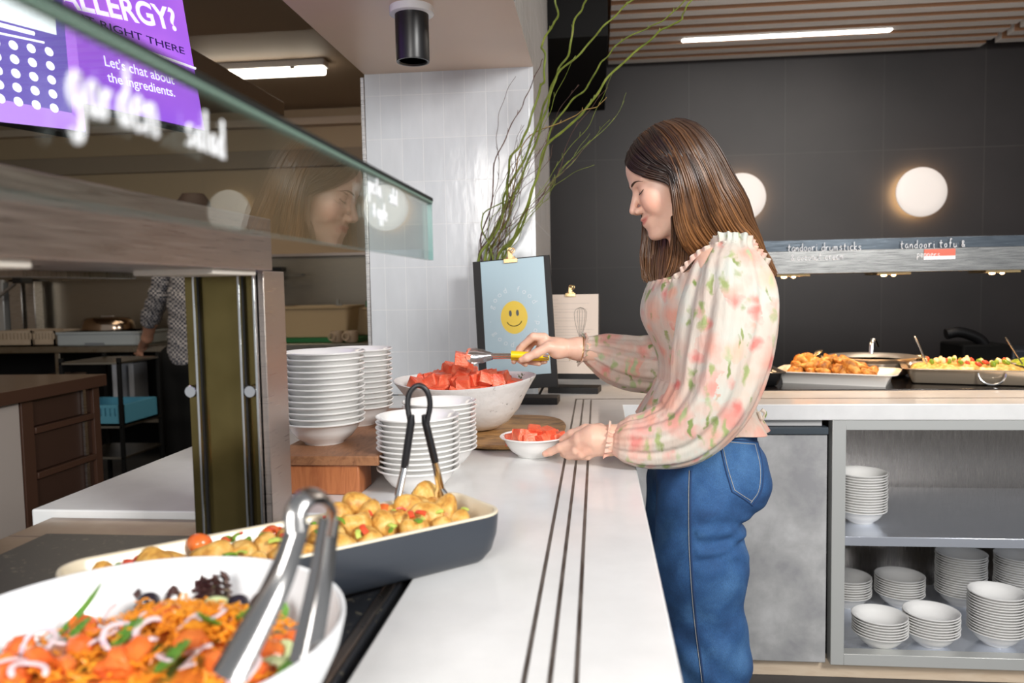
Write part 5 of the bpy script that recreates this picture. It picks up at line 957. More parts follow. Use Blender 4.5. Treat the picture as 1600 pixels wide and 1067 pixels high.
for j in range(5):
    for i in range(5):
        q = onsign(Mx, -38+28*i+2*j, 62+22*j+5*i); disc(mb, q.x, q.y, 0.0085, 0.0085, 0.005, 12, Mx)
for y0 in (34, 48):
    A = onsign(Mx, -20, y0+2); Bq = onsign(Mx, 50 if y0 == 34 else 66, y0+20); mb.tube([Mx @ Vector((A.x, A.y, .005)), Mx @ Vector((Bq.x, Bq.y, .005))], 0.004 if y0 == 34 else 0.002, 5)
adopt(t, mb.build('icons', whl))
# ============================================================= PEOPLE
def basisM(f, u):
    f = np.array(f, float); f /= np.linalg.norm(f); u = np.array(u, float); u = u-f*(u@f); u /= np.linalg.norm(u); l = np.cross(u, f); return np.stack([f, l, u], 1)
def head_sdf(Q):
    """local frame: x forward, y left, z up; origin between the ears, metres"""
    A = lambda *a, **k: ell(Q, *a, **k)
    Qs = Q.copy(); Qs[:, 1] = np.abs(Qs[:, 1]); S = lambda c, r: ell(Qs, c, r)
    d = A((-.010, 0, .032), (.092, .073, .086))
    d = smin(d, A((.030, 0, -.030), (.054, .054, .078)), .022)
    d = smin(d, A((.040, 0, .040), (.047, .058, .046)), .022)
    d = smin(d, cap(Qs, (-.004, .050, -.058), (.060, .012, -.098), .015, .0165), .022)
    d = smin(d, S((.051, .034, -.030), (.034, .021, .034)), .018)
    d = smin(d, A((.073, 0, -.101), (.0165, .020, .0145)), .014)
    d = smin(d, A((.066, 0, -.070), (.026, .030, .026)), .012)
    d = smax(d, -S((.099, .030, .000), (.020, .019, .013)), .012)
    d = smin(d, S((.0665, .0315, .000), (.0155, .0150, .0115)), .004)
    d = smin(d, cap(Qs, (.083, .010, .0155), (.068, .044, .0175), .0055, .0045), .012)
    d = smin(d, cap(Q, (.080, 0, .006), (.1035, 0, -.036), .0062, .0086), .010)
    d = smin(d, S((.092, .0115, -.041), (.0115, .0066, .0078)), .006)
    d = smax(d, -S((.094, .0062, -.0495), (.005, .003, .003)), .003)
    d = smin(d, cap(Qs, (.0895, .004, -.0620), (.0715, .0285, -.0595), .0052, .0026), .004)
    d = smin(d, cap(Qs, (.0870, .003, -.0735), (.0715, .0265, -.0630), .0062, .0026), .004)
    d = smax(d, -cap(Qs, (.0965, 0, -.0675), (.0690, .0325, -.0590), .0013, .0018), .0025)
    d = smin(d, S((-.010, .070, -.010), (.014, .005, .026)), .006)
    return d
# ---- the woman
HY = 1.815
th = math.radians(19); yw = math.radians(6)
hf = np.array([-math.cos(th)*math.cos(yw), -math.sin(yw)*-1*math.cos(th)*-1, -math.sin(th)]); hu = np.array([-math.sin(th), 0, math.cos(th)])
HR = basisM(hf, hu)
noseT = at(984, 333, Y=HY-0.005); HO = noseT-HR @ np.array([.112, 0, -.038])
toL = lambda P: ((P-HO.astype(np.float32)) @ HR.astype(np.float32))
hw = lambda x, y, z: HO+HR @ np.array([x, y, z])
person = thing('person', 'woman with long brown hair, floral blouse and blue jeans, serving watermelon at the counter', 'person', (0.25, 1.83, 0))
neckB = at(1090, 425, Y=1.85); nb = hw(-.030, 0, -.055)
def f_head(P):
    d = head_sdf(toL(P)); d = smin(d, cap(P, hw(-.020, 0, -.045), neckB, .050, .056), .020)
    d = smin(d, ell(P, neckB+np.array([-.005, 0, -.07]), (.095, .165, .075)), .04)
    return d
V1, F1 = surfnet(f_head, HO-np.array([.18, .20, .30]), HO+np.array([.20, .20, .15]), .0022)
V1 = relax(V1, F1, 1, .4)
L = (V1-HO) @ HR; ay = np.abs(L[:, 1])
tint = np.ones((len(V1), 3))
def ad(w_, c): 
    global tint
    w_ = np.clip(w_, 0, 1)[:, None]; tint = tint*(1-w_)+np.array(c)*w_
lipc = ((L[:, 0]-.088)/.022)**2+(L[:, 1]/.027)**2+((L[:, 2]+.0685-.003*(ay/.02)**2)/.0105)**2
lipc = ((L[:, 0]-.086)/.022)**2+(L[:, 1]/.029)**2+((L[:, 2]+.0675-.008*(ay/.028)**2)/.0090)**2
ad(1.6*(1-lipc)*(L[:, 0] > .066), (0.78, 0.42, 0.44)); ad(0.5*np.exp(-(((ay-.040)/.02)**2+((L[:, 2]+.038)/.022)**2+((L[:, 0]-.06)/.03)**2)), (1.05, .70, .68)); ad(.18*np.exp(-(((L[:, 0]-.108)/.012)**2+((L[:, 2]+.036)/.012)**2)), (1.05, .72, .70))
ad(.35*np.exp(-(((ay-.031)/.017)**2+((L[:, 2]-.004)/.010)**2+((L[:, 0]-.078)/.02)**2)), (.82, .66, .62))
# hands
def f_rh(P):
    a = lambda x, y, Y: at(x, y, Y=Y)
    d = chain(P, [a(1030, 575, 1.99), a(960, 558, 1.97), a(905, 545, 1.945)], [.036, .032, .0255], .01)
    d = smin(d, ell(P, a(905, 545, 1.945), (.03, .021, .0265)), .012)
    d = smin(d, chain(P, [a(900, 545, 1.943), a(872, 543, 1.935), a(850, 535, 1.945)], [.0235, .0225, .0175], .012), .012)
    d = smin(d, chain(P, [a(868, 541, 1.955), a(846, 536, 1.972)], [.020, .0125], .01), .012)
    d = smin(d, ell(P, a(872, 552, 1.925), (.020, .013, .013)), .010)
    e = chain(P, [a(850, 527, 1.938), a(833, 526, 1.935), a(817, 540, 1.944), a(805, 556, 1.948), a(803, 565, 1.942)], [.0115, .0100, .0088, .0078, .0066], .003)
    for q, rd in (([(848, 528, 1.955), (829, 529, 1.955), (812, 545, 1.962), (812, 562, 1.952), (821, 569, 1.938)], 1), ([(850, 533, 1.970), (832, 534, 1.974), (822, 550, 1.975), (828, 565, 1.958), (842, 568, 1.945)], .95), ([(856, 540, 1.982), (842, 545, 1.986), (834, 556, 1.980), (843, 566, 1.962), (852, 565, 1.948)], .85)):
        e = np.minimum(e, chain(P, [a(*p) for p in q], [.0105*rd, .0098*rd, .0088*rd, .008*rd, .0068*rd], .003))
    d = smin(d, e, .005)
    return smin(d, chain(P, [a(878, 546, 1.925), a(857, 542, 1.915), a(838, 552, 1.908), a(823, 559, 1.907), a(815, 562, 1.909)], [.0150, .0130, .0108, .0098, .0078], .005), .007)
def f_lh(P):
    a = lambda x, y, Y: at(x, y, Y=Y)
    d = chain(P, [a(1120, 648, 1.67), a(1030, 680, 1.665), a(962, 688, 1.665)], [.040, .037, .0270], .01)
    d = smin(d, ell(P, a(957, 688, 1.665), (.03, .021, .031)), .012)
    d = smin(d, chain(P, [a(955, 686, 1.665), a(928, 684, 1.668), a(908, 687, 1.672)], [.0265, .0270, .0205], .012), .012)
    d = smin(d, chain(P, [a(945, 698, 1.668), a(918, 702, 1.668)], [.020, .0150], .01), .010)
    # index: long, along the outside of the bowl
    d = smin(d, chain(P, [a(915, 684, 1.672), a(898, 689, 1.678), a(875, 699, 1.690), a(860, 706, 1.700), a(852, 709, 1.703)], [.0115, .0108, .0094, .0084, .0072], .004), .006)
    e = chain(P, [a(912, 694, 1.664), a(900, 704, 1.668), a(884, 706, 1.692), a(876, 703, 1.712)], [.0115, .0102, .009, .007], .003)
    e = np.minimum(e, chain(P, [a(920, 700, 1.660), a(908, 709, 1.664), a(889, 712, 1.686), a(880, 710, 1.706)], [.0115, .0100, .0086, .0068], .003))
    e = np.minimum(e, chain(P, [a(930, 704, 1.668), a(918, 712, 1.672), a(899, 713, 1.690), a(888, 712, 1.703)], [.0110, .0092, .0078, .0062], .003))
    d = smin(d, e, .005)
    return smin(d, chain(P, [a(938, 672, 1.695), a(915, 671, 1.712), a(893, 678, 1.725), a(878, 687, 1.735)], [.0150, .0118, .0098, .0078], .005), .008)
def box_of(pts, m): A = np.array(pts); return A.min(0)-m, A.max(0)+m
lo, hi = box_of([at(1030, 575, Y=1.99), at(803, 520, Y=1.93), at(803, 575, Y=1.9)], .045); V2, F2 = surfnet(f_rh, lo, hi, .0017)
lo, hi = box_of([at(1120, 648, Y=1.67), at(850, 712, Y=1.70), at(880, 665, Y=1.735)], .045); V3, F3 = surfnet(f_lh, lo, hi, .0017)
V2 = relax(V2, F2, 1, .4); V3 = relax(V3, F3, 1, .4)
def nailtint(V, tips):
    t_ = np.ones((len(V), 3))
    for p, r in tips: w_ = np.clip(1.6*(1-np.linalg.norm((V-p)/r, axis=1)), 0, 1)[:, None]; t_ = t_*(1-w_)+np.array((1.10, .98, 1.0))*w_
    return t_
n2 = nailtint(V2, [(at(814, 559, Y=1.899), .0075)]); n3 = nailtint(V3, [(at(853, 708, Y=1.694), .007), (at(877, 686, Y=1.728), .006)])
w_ = np.clip(1.3*(1-np.linalg.norm((V3-at(912, 702, Y=1.652))/.020, axis=1)), 0, .35)[:, None]; n3 = n3*(1-w_)+np.array((1.05, .82, .80))*w_
def f_trunk(P):
    d = chain(P, [neckB+np.array([0, 0, -.05]), (.245, 1.85, 1.18), (.243, 1.85, 1.03), (.245, 1.85, .90)], [.070, .085, .075, .070], .06)
    for s, k in ((-.155, at(1120, 420, Y=1.71)), (.150, at(1085, 450, Y=1.99))): d = smin(d, cap(P, neckB+np.array([0, 0, -.07]), k, .05, .045), .03)
    d = smin(d, chain(P, [at(1120, 420, Y=1.71), at(1120, 640, Y=1.68)], [.045, .038], .02), .02)
    d = smin(d, chain(P, [at(1085, 450, Y=1.99), at(1040, 580, Y=2.0)], [.044, .036], .02), .02)
    for y in (1.77, 1.93): d = smin(d, chain(P, [(.24, y, .86), (.235, y, .50), (.25, y, .12), (.20, y, .05)], [.055, .045, .035, .030], .02), .03)
    return d
V4, F4 = surfnet(f_trunk, (-.02, 1.55, 0), (.5, 2.15, 1.38), .009); V4 = relax(V4, F4, 1)
Vs = np.vstack([V1, V2, V3, V4]); o1, o2, o3 = len(V1), len(V1)+len(V2), len(V1)+len(V2)+len(V3)
body = npmesh('body', Vs, np.vstack([F1, F2+o1, F3+o2, F4+o3]), skin, None, np.vstack([tint, n2, n3, np.ones((len(V4), 3))])); adopt(person, body)
bv1 = BVHTree.FromPolygons([tuple(v) for v in V1], [tuple(map(int, q)) for q in F1])
def onface(x, y, z, s=1, out=.0006):
    o_ = hw(x+.06, y, z); h = bv1.ray_cast(Vector(o_), Vector(-HR[:, 0])); return np.array(h[0])+HR[:, 0]*out if h[0] else hw(x, y, z)
def onside(x, z, s=1, out=.0006): # from the left side
    o_ = hw(x, s*.12, z); h = bv1.ray_cast(Vector(o_), Vector(-s*HR[:, 1])); return np.array(h[0])+s*HR[:, 1]*out if h[0] else hw(x, s*.05, z)
brow = mat('dark_brow', (0.055, 0.025, 0.016), 0.7)
for s in (1, -1):
    P = [onface(.08, s*y, z) for y, z in ((.012, .0135), (.020, .0165), (.030, .0190), (.040, .0180), (.049, .0130))]
    mb = MB(); mb.tube(spl(P, 14), [.0010, .0022, .0030, .0034, .0035, .0034, .0032, .0029, .0026, .0022, .0018, .0014, .0010, .0005], 8, flat=.5); attach(body, mb.build('eyebrow', brow))
    P = [onface(.08, s*y, z) for y, z in ((.018, -.0045), (.024, -.0068), (.031, -.0078), (.038, -.0066), (.045, -.0030))]; mb = MB(); mb.tube(spl(P, 12), [.0004]+[.0010]*10+[.0005], 6)
    for q in spl(P, 12)[2:]: mb.tube([q, q+HR @ np.array([.0045, s*.0015, -.0035])], [.0005, .0002], 4)
    attach(body, mb.build('eyelashes', black))
# ---- blouse: lofted torso and gathered sleeves
def loft(name, secs, nu, nv, fold, m, thick=0):
    """secs rows: cx, cy, cz, rx, ry, tilt ; horizontal rings"""
    S = spl(secs, nv); v = []; f = []
    for k in range(nv):
        t_ = k/(nv-1)
        for i in range(nu):
            a = 2*PI*i/nu; cx, cy, cz, rx, ry, tl = S[k]; s = 1+fold(a, t_)
            x = rx*math.cos(a)*s; y = ry*math.sin(a)*s; v.append((cx+x, cy+y, cz+tl*math.cos(a)*rx+0.0+S[k][5]*0))
    for k in range(nv-1):
        for i in range(nu): j = (i+1) % nu; f.append((k*nu+i, k*nu+j, (k+1)*nu+j, (k+1)*nu+i))
    return v, f
def tfold(a, t_):
    g = 0.010*math.sin(a*9+2.2*t_+math.sin(3*t_)*2)+0.006*math.sin(a*17+5*t_)
    waist = math.exp(-((t_-0.70)/0.07)**2); top = math.exp(-(t_/0.07)**2); hem = max(0, (t_-0.72)/0.28)
    return g*(1-0.5*waist)+0.018*waist*math.sin(a*34+9*t_)*0.7+top*0.035*math.sin(a*30)+hem*0.04*math.sin(a*9+1.0)
# a=0 is +x (back), a=pi front
secs = [(.232, 1.855, 1.318, .108, .152, .28), (.238, 1.855, 1.292, .128, .166, .22), (.235, 1.855, 1.250, .135, .165, .15), (.236, 1.855, 1.205, .134, .155, .05), (.243, 1.855, 1.150, .118, .145, 0), (.246, 1.855, 1.100, .107, .135, -.05), (.243, 1.855, 1.055, .106, .128, -.15), (.240, 1.855, 1.040, .108, .128, -.22), (.240, 1.855, 1.010, .120, .140, -.22), (.238, 1.855, .985, .136, .152, -.16), (.236, 1.855, .962, .148, .160, -.12)]
mb = MB(); v, f = loft('b', secs, 220, 110, tfold, floral_m); mb.add(v, f)
blouse = thing('tmp', '', 'x'); bpy.data.objects.remove(blouse)
bt = mb.build('blouse', floral_m); sm_ = bt.modifiers.new('s', 'SOLIDIFY'); sm_.thickness = .0015; adopt(person, bt)
def sleeve(path, rads, nu, nv, seed, tex=9):
    S = spl([list(p)+[r[0], r[1]] for p, r in zip(path, rads)], nv); P = S[:, :3]; v = []; f = []; A = np.array([0, 1.0, 0])
    for k in range(nv):
        t_ = k/(nv-1); T = P[min(k+1, nv-1)]-P[max(0, k-1)]; T /= np.linalg.norm(T); A2 = A-T*(A@T); A2 /= np.linalg.norm(A2); Bv = np.cross(T, A2); A = A2
        g1 = math.exp(-(t_/0.10)**2); g2 = math.exp(-((1-t_)/0.16)**2); 
        for i in range(nu):
            a = 2*PI*i/nu
            s = 1+0.055*math.sin(a*5+seed+4*t_+1.5*math.sin(6*t_))+0.032*math.sin(a*11+seed*2-3*t_+math.sin(9*t_))+0.012*math.sin(a*23+6*t_)+(g1+g2)*(0.07*math.sin(a*16+seed)+0.03*math.sin(a*29))+0.02*math.sin(t_*40+a*3)*g2
            s *= 1-0.0*t_; v.append(P[k]+(A2*math.cos(a)*S[k, 3]+Bv*math.sin(a)*S[k, 4])*s)
    for k in range(nv-1):
        for i in range(nu): j = (i+1) % nu; f.append((k*nu+i, k*nu+j, (k+1)*nu+j, (k+1)*nu+i))
    return v, f
a = lambda x, y, Y: tuple(at(x, y, Y=Y))
path = [a(1146, 377, 1.735), a(1145, 392, 1.725), a(1142, 425, 1.705), a(1141, 480, 1.69), a(1128, 560, 1.675), a(1108, 625, 1.665), a(1068, 672, 1.66), a(1020, 688, 1.66), a(985, 689, 1.66), a(968, 688, 1.663), a(960, 687, 1.665), a(953, 687, 1.665), a(947, 686, 1.665)]
rads = [(.040, .046), (.040, .046), (.062, .080), (.078, .098), (.082, .096), (.078, .084), (.068, .072), (.058, .060), (.050, .050), (.038, .038), (.029, .030), (.030, .032), (.034, .037)]
v, f = sleeve(path, rads, 150, 120, 1.0); sl1 = MB().add(v, f).build('sleeve', floral_m); adopt(person, sl1); q = sl1.modifiers.new('s', 'SOLIDIFY'); q.thickness = .001
path = [a(1062, 432, 2.00), a(1066, 470, 2.01), a(1066, 520, 2.015), a(1040, 562, 2.01), a(1000, 568, 2.0), a(965, 562, 1.985), a(938, 552, 1.97), a(920, 546, 1.955), a(914, 545, 1.951), a(908, 544, 1.948)]
rads = [(.055, .055), (.07, .07), (.078, .078), (.074, .074), (.066, .068), (.058, .062), (.046, .050), (.031, .034), (.028, .030), (.036, .040)]
v, f = sleeve(path, rads, 130, 90, 3.0); sl2 = MB().add(v, f).build('sleeve', floral_m); adopt(person, sl2); q = sl2.modifiers.new('s', 'SOLIDIFY'); q.thickness = .001
# ruffles: neckline and shoulder frill, waist tie
def ruffle(pts, w_, name, amp=.007, fr=2.2, nv=5, up=(0, 0, 1)):
    S = spl(pts, len(pts)*26); v = []; f = []; upv = np.array(up, float)
    for i, p in enumerate(S):
        T = S[min(i+1, len(S)-1)]-S[max(i-1, 0)]; T /= np.linalg.norm(T); nn = np.cross(T, upv); nn /= np.linalg.norm(nn)
        for j in range(nv): u = j/(nv-1); v.append(p+upv*w_*u+nn*amp*u*math.sin(i*0.55*fr/2.2+.6*math.sin(i*.21)))
    for i in range(len(S)-1):
        for j in range(nv-1): q = i*nv+j; f.append((q, q+1, q+nv+1, q+nv))
    o = MB().add(v, f).build(name, floral_m); m_ = o.modifiers.new('s', 'SOLIDIFY'); m_.thickness = .001; attach(bt, o); return o
ruffle([a(1022, 468, 1.80), a(1030, 462, 1.77), a(1048, 448, 1.74), a(1068, 425, 1.715), a(1090, 402, 1.70), a(1125, 388, 1.69), a(1160, 388, 1.70), a(1185, 398, 1.72), a(1200, 415, 1.76)], .014, 'neck_ruffle')
ruffle([a(1016, 470, 1.86), a(1022, 468, 1.80)], .012, 'neck_ruffle'); ruffle([a(1016, 470, 1.86), a(1030, 462, 1.93), a(1050, 445, 1.98)], .012, 'neck_ruffle')
for s, P in ((1, [a(1190, 640, 1.80), a(1196, 646, 1.80), a(1190, 655, 1.80), a(1186, 643, 1.80)]),): mb = MB(); mb.tube(spl(P, 12), .004, 8); attach(bt, mb.build('waist_tie', floral_m))
# ---- jeans
def f_j(P):
    d = ell(P, (.245, 1.85, .885), (.118, .150, .150))
    d = smin(d, ell(P, (.243, 1.85, .985), (.106, .134, .07)), .04)
    for y in (1.785, 1.915): d = smin(d, ell(P, (.300, y, .845), (.078, .080, .085)), .03)
    lg = None
    for y, xo in ((1.772, 0), (1.925, -.012)):
        e = chain(P, [(.222+xo, y, .80), (.222+xo, y, .66), (.238+xo, y, .45), (.255+xo, y, .25), (.258+xo, y, .085)], [.098, .092, .084, .078, .078], .05); lg = e if lg is None else np.minimum(lg, e)
    d = smin(d, lg, .03)
    z = P[:, 2]; x = P[:, 0]
    wr = .0040*np.sin((z*150+x*45+np.sin(x*40)*1.3))*np.exp(-((z-.735)/.055)**2)*(x > .2)+.0030*np.sin(z*75+x*70)*np.exp(-((z-.45)/.12)**2)+.0018*np.sin(z*60-x*90+P[:, 1]*40)
    crease = .009*np.exp(-(((z-.752)-(.35*(x-.3)))/.010)**2)*np.clip((x-.22)*9, 0, 1)+.007*np.exp(-(((z-.715)-(.25*(x-.28)))/.008)**2)*np.clip((x-.18)*9, 0, 1)
    d = d+wr+crease
    d = np.maximum(d, z-1.018+.25*(x-.243)); return np.maximum(d, .085-z)
V5, F5 = surfnet(f_j, (.09, 1.65, .06), (.42, 2.05, 1.07), .0042); V5 = relax(V5, F5, 2, .5)
jn = npmesh('jeans', V5, F5, jeans_m); adopt(person, jn)
bv5 = BVHTree.FromPolygons([tuple(v) for v in V5], [tuple(map(int, q)) for q in F5])
def onjeans(pts, n, out=.001):
    R = []
    for x, y in spl([(p[0], p[1], 0) for p in pts], n)[:, :2]:
        d = Vector(ray(x, y)).normalized(); h = bv5.ray_cast(Vector(CAM), d)
        if h[0]: R.append(np.array(h[0])-np.array(d)*out)
    return R
def seam(pts, r, m, name, n=40, out=.001):
    P = onjeans(pts, n, out)
    if len(P) > 3: mb = MB(); mb.tube(P, r, 6, flat=1); attach(jn, mb.build(name, m))
seam([(1080, 735), (1079, 780), (1080, 860), (1087, 960), (1100, 1066)], .0018, jeans_d, 'side_seam', 60); seam([(1077, 735), (1076, 780), (1077, 860), (1084, 960), (1097, 1066)], .0006, thread, 'stitching', 60, .0015)
for off, m, r in ((0, jeans_d, .0016), (4, thread, .0006)):
    seam([(1124+off, 686+off*.8), (1155, 688+off), (1184-off, 690+off)], r, m, 'pocket_edge', 30); seam([(1124+off, 686+off), (1133+off, 730), (1144+off, 768-off*.5)], r, m, 'pocket_edge', 30); seam([(1144+off, 768-off*.6), (1162, 779-off), (1177-off*.3, 790-off*1.6)], r, m, 'pocket_edge', 20); seam([(1184-off, 690+off), (1192-off, 730), (1190-off, 765), (1177-off, 790-off)], r, m, 'pocket_edge', 40)
seam([(1132, 655), (1160, 668), (1186, 682)], .0016, jeans_d, 'waistband_seam'); 
for y, xo in ((1.772, 0), (1.925, -.012)):
    mb = MB(); mb.lathe([(0, 0), (.045, 0), (.05, .006), (.05, .022), (.044, .05), (.036, .08), (.03, .10), (0, .10)], 32, c=(0, 0, 0), sx=1.0, sy=.8); v = [(p[0]*(2.4 if p[0] < 0 and p[2] < .055 else 1), p[1], p[2]) for p in mb.v]; mb.v = v; adopt(person, mb.build('shoe', whiteplas, loc=(.262+xo, y, 0)))
# bracelets
mb = MB()
def ringat(c, ax, r1, r2, th_): 
    ax = np.array(ax, float); ax /= np.linalg.norm(ax); A = np.cross(ax, (0, 0, 1)); A /= np.linalg.norm(A); Bq = np.cross(ax, A); mb.tube([c+A*math.cos(q)*r1+Bq*math.sin(q)*r2 for q in np.linspace(0, 2*PI, 40)], th_, 6)
ax = at(905, 545, Y=1.945)-at(880, 543, Y=1.94); ringat(at(893, 546, Y=1.945), ax, .0235, .0262, .0004); ringat(at(891, 547, Y=1.945), ax, .0238, .0266, .0004); ringat(at(909, 546, Y=1.948), ax, .029, .032, .0013); adopt(person, mb.build('bracelet', gold))
# ---- hair
rh = random.Random(4); HV = []; HF = []; HT = []
STR = []
def strandset(guides, n, r=.0011, jit=.004, dark=(0.030, 0.013, 0.008), light=(0.30, 0.13, 0.045), grad=1.0, nseg=22, endj=.01):
    G_ = np.array([spl(g, nseg) for g in guides]); m = len(guides)
    for _ in range(n):
        q = rh.random()*(m-1); i = min(int(q), m-2); u = q-i; P = G_[i]*(1-u)+G_[i+1]*u; off = np.array([rh.gauss(0, 1), rh.gauss(0, 1), rh.gauss(0, 1)])*jit*0.55
        k = np.linspace(0, 1, nseg)[:, None]; P = P+off*(0.25+0.75*k); wv = np.array([rh.gauss(0, 1), rh.gauss(0, 1), 0])*0.0018; P = P+np.sin(k*PI*rh.uniform(1, 3))*wv
        nn_ = max(6, int(nseg*rh.uniform(1-endj*8, 1.0))); s = rh.random()**1.6*0.55-0.05+0.10*math.sin(q*2.3)
        STR.append((P[:nn_], r*rh.uniform(.7, 1.5), dark, light, s, grad, nseg))
def finish():
    A_ = np.vstack([t[0] for t in STR]).astype(np.float32); rj = np.concatenate([[t_[1]]*len(t_[0]) for t_ in STR])
    fn = lambda P: np.minimum(f_hair(P), f_head(P)); d = fn(A_); tgt = .0006+np.abs(RS.normal(0, .0016, len(A_)))*0+np.concatenate([[abs(RS.normal(0, .0022))]*len(t_[0]) for t_ in STR])
    for _ in range(3):
        d = fn(A_); idx = np.where(d < tgt)[0]; 
        if not len(idx): break
        B_ = A_[idx]; e = .001; g = np.stack([fn(B_+np.array(v_, np.float32)*e)-d[idx] for v_ in ((1, 0, 0), (0, 1, 0), (0, 0, 1))], 1); g /= np.linalg.norm(g, axis=1)[:, None]+1e-9
        A_[idx] = B_+g*(tgt[idx]-d[idx])[:, None]
    o_ = 0
    for P0, rr_, dark, light, ms_, grad, nseg in STR:
        nn_ = len(P0); P = A_[o_:o_+nn_].astype(float); o_ += nn_
        if nn_ > 4: P[1:-1] = (P[:-2]+P[1:-1]*2+P[2:])/4
        T = np.gradient(P, axis=0); T /= np.linalg.norm(T, axis=1)[:, None]+1e-9
        A = np.cross(T, fw); A /= np.linalg.norm(A, axis=1)[:, None]+1e-9; Bq = np.cross(T, A); o = len(HV)
        wdt = rr_*np.sqrt(np.clip(1-np.linspace(0, 1, nn_)**5, .02, 1))
        for j in range(nn_):
            for sx_, sy_ in ((1, 0), (0, .6), (-1, 0), (0, -.6)): HV.append(P[j]+(A[j]*sx_*1.5+Bq[j]*sy_)*wdt[j])
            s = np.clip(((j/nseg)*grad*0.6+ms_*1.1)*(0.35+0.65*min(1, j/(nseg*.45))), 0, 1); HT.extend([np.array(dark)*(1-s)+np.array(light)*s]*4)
        for j in range(nn_-1):
            b = o+4*j
            for x in range(4): y = (x+1) % 4; HF.append((b+x, b+y, b+4+y, b+4+x))
a = lambda x, y, Y: at(x, y, Y=Y)
S1 = [[(1006, 222, 1.80), (1022, 240, 1.755), (1040, 262, 1.738), (1052, 300, 1.733), (1056, 340, 1.735), (1064, 372, 1.745), (1082, 400, 1.775), (1118, 418, 1.80), (1165, 425, 1.82)],
      [(1018, 210, 1.805), (1040, 232, 1.752), (1056, 262, 1.735), (1066, 305, 1.730), (1074, 345, 1.740), (1090, 378, 1.76), (1118, 402, 1.79), (1155, 415, 1.81), (1190, 430, 1.82)],
      [(1030, 203, 1.81), (1058, 228, 1.752), (1076, 262, 1.737), (1090, 305, 1.735), (1102, 342, 1.75), (1122, 372, 1.775), (1148, 395, 1.80), (1178, 412, 1.81), (1203, 432, 1.815)],
      [(1040, 199, 1.812), (1072, 222, 1.760), (1095, 258, 1.748), (1112, 300, 1.75), (1128, 336, 1.765), (1146, 365, 1.785), (1168, 390, 1.80), (1192, 412, 1.81), (1211, 435, 1.82)],
      [(1050, 197, 1.815), (1082, 214, 1.775), (1108, 248, 1.77), (1128, 292, 1.775), (1146, 330, 1.785), (1163, 360, 1.80), (1182, 386, 1.81), (1200, 410, 1.82), (1214, 438, 1.82)],
      [(1055, 196, 1.82), (1088, 208, 1.81), (1118, 240, 1.805), (1138, 285, 1.81), (1156, 325, 1.82), (1172, 356, 1.83), (1188, 384, 1.835), (1203, 410, 1.84), (1213, 436, 1.84)]]
# front cap swept from the part back to the ear
S2 = [[(984, 252, 1.805), (984, 262, 1.785), (995, 270, 1.762), (1012, 277, 1.750), (1030, 281, 1.742), (1046, 287, 1.736), (1054, 300, 1.733)],
      [(985, 240, 1.808), (992, 256, 1.778), (1008, 266, 1.756), (1024, 271, 1.744), (1040, 275, 1.737), (1050, 284, 1.733), (1055, 300, 1.731)],
      [(992, 226, 1.81), (1002, 244, 1.772), (1018, 256, 1.750), (1032, 262, 1.740), (1045, 268, 1.734), (1053, 282, 1.731), (1056, 300, 1.731)],
      [(1004, 214, 1.812), (1016, 233, 1.765), (1030, 246, 1.745), (1042, 255, 1.737), (1052, 266, 1.732), (1058, 284, 1.730), (1060, 304, 1.731)],
      [(1022, 203, 1.814), (1034, 222, 1.765), (1046, 238, 1.745), (1054, 252, 1.736), (1060, 268, 1.731), (1063, 288, 1.729), (1064, 308, 1.731)]]
Sr = [[(x, y, 2*HY-Y+.002) for x, y, Y in g] for g in S2]
# far side falling in front of the far shoulder
S3 = [[(1000, 290, 1.885), (1004, 330, 1.895), (1004, 365, 1.90), (1000, 395, 1.90), (1002, 420, 1.895), (1008, 443, 1.89)],
      [(1015, 290, 1.89), (1014, 335, 1.90), (1012, 370, 1.90), (1008, 400, 1.90), (1008, 425, 1.89), (1012, 446, 1.885)],
      [(1030, 290, 1.895), (1030, 340, 1.90), (1028, 375, 1.90), (1026, 408, 1.89), (1026, 435, 1.88), (1030, 452, 1.875)],
      [(1045, 300, 1.895), (1048, 350, 1.89), (1050, 385, 1.88), (1048, 415, 1.865), (1042, 440, 1.855), (1036, 460, 1.85)]]
S3b = [[(1056, 330, 1.76), (1062, 365, 1.78), (1066, 392, 1.79), (1062, 420, 1.795), (1050, 442, 1.80), (1038, 460, 1.80)], [(1060, 330, 1.76), (1072, 370, 1.775), (1082, 398, 1.785), (1076, 420, 1.79), (1066, 436, 1.795), (1056, 446, 1.80)]]
S3b = [[(1050, 340, 1.75), (1051, 368, 1.775), (1048, 395, 1.79), (1040, 425, 1.80), (1030, 448, 1.805), (1022, 462, 1.81)]]+S3b
cv = lambda S: [[a(*p) for p in g] for g in S]
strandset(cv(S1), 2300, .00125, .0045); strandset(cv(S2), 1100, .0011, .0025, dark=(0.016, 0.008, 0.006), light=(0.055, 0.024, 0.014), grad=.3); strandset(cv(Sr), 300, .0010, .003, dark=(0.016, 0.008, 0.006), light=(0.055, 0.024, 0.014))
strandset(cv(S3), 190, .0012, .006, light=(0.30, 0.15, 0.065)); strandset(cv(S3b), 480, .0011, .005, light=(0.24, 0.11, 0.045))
strandset(cv([S1[5], [(x+2, y+2, 3.66-Y) for x, y, Y in S1[4]], [(x, y+4, 2*1.83-Y+.01) for x, y, Y in S1[2]]]), 500, .0013, .005)
def f_hair(P):
    Q = toL(P); d = ell(Q, (-.013, 0, .032), (.0985, .0790, .0890)); lim = Q[:, 0]-(.090-1.15*np.clip(.064-Q[:, 2], 0, .2))
    d = smax(d, lim, .01)
    bk = chain(P, [a(1095, 285, 1.82), a(1125, 330, 1.82), a(1155, 378, 1.825), a(1185, 408, 1.825)], [.062, .050, .034, .016], .03)
    return smin(d, bk, .03)
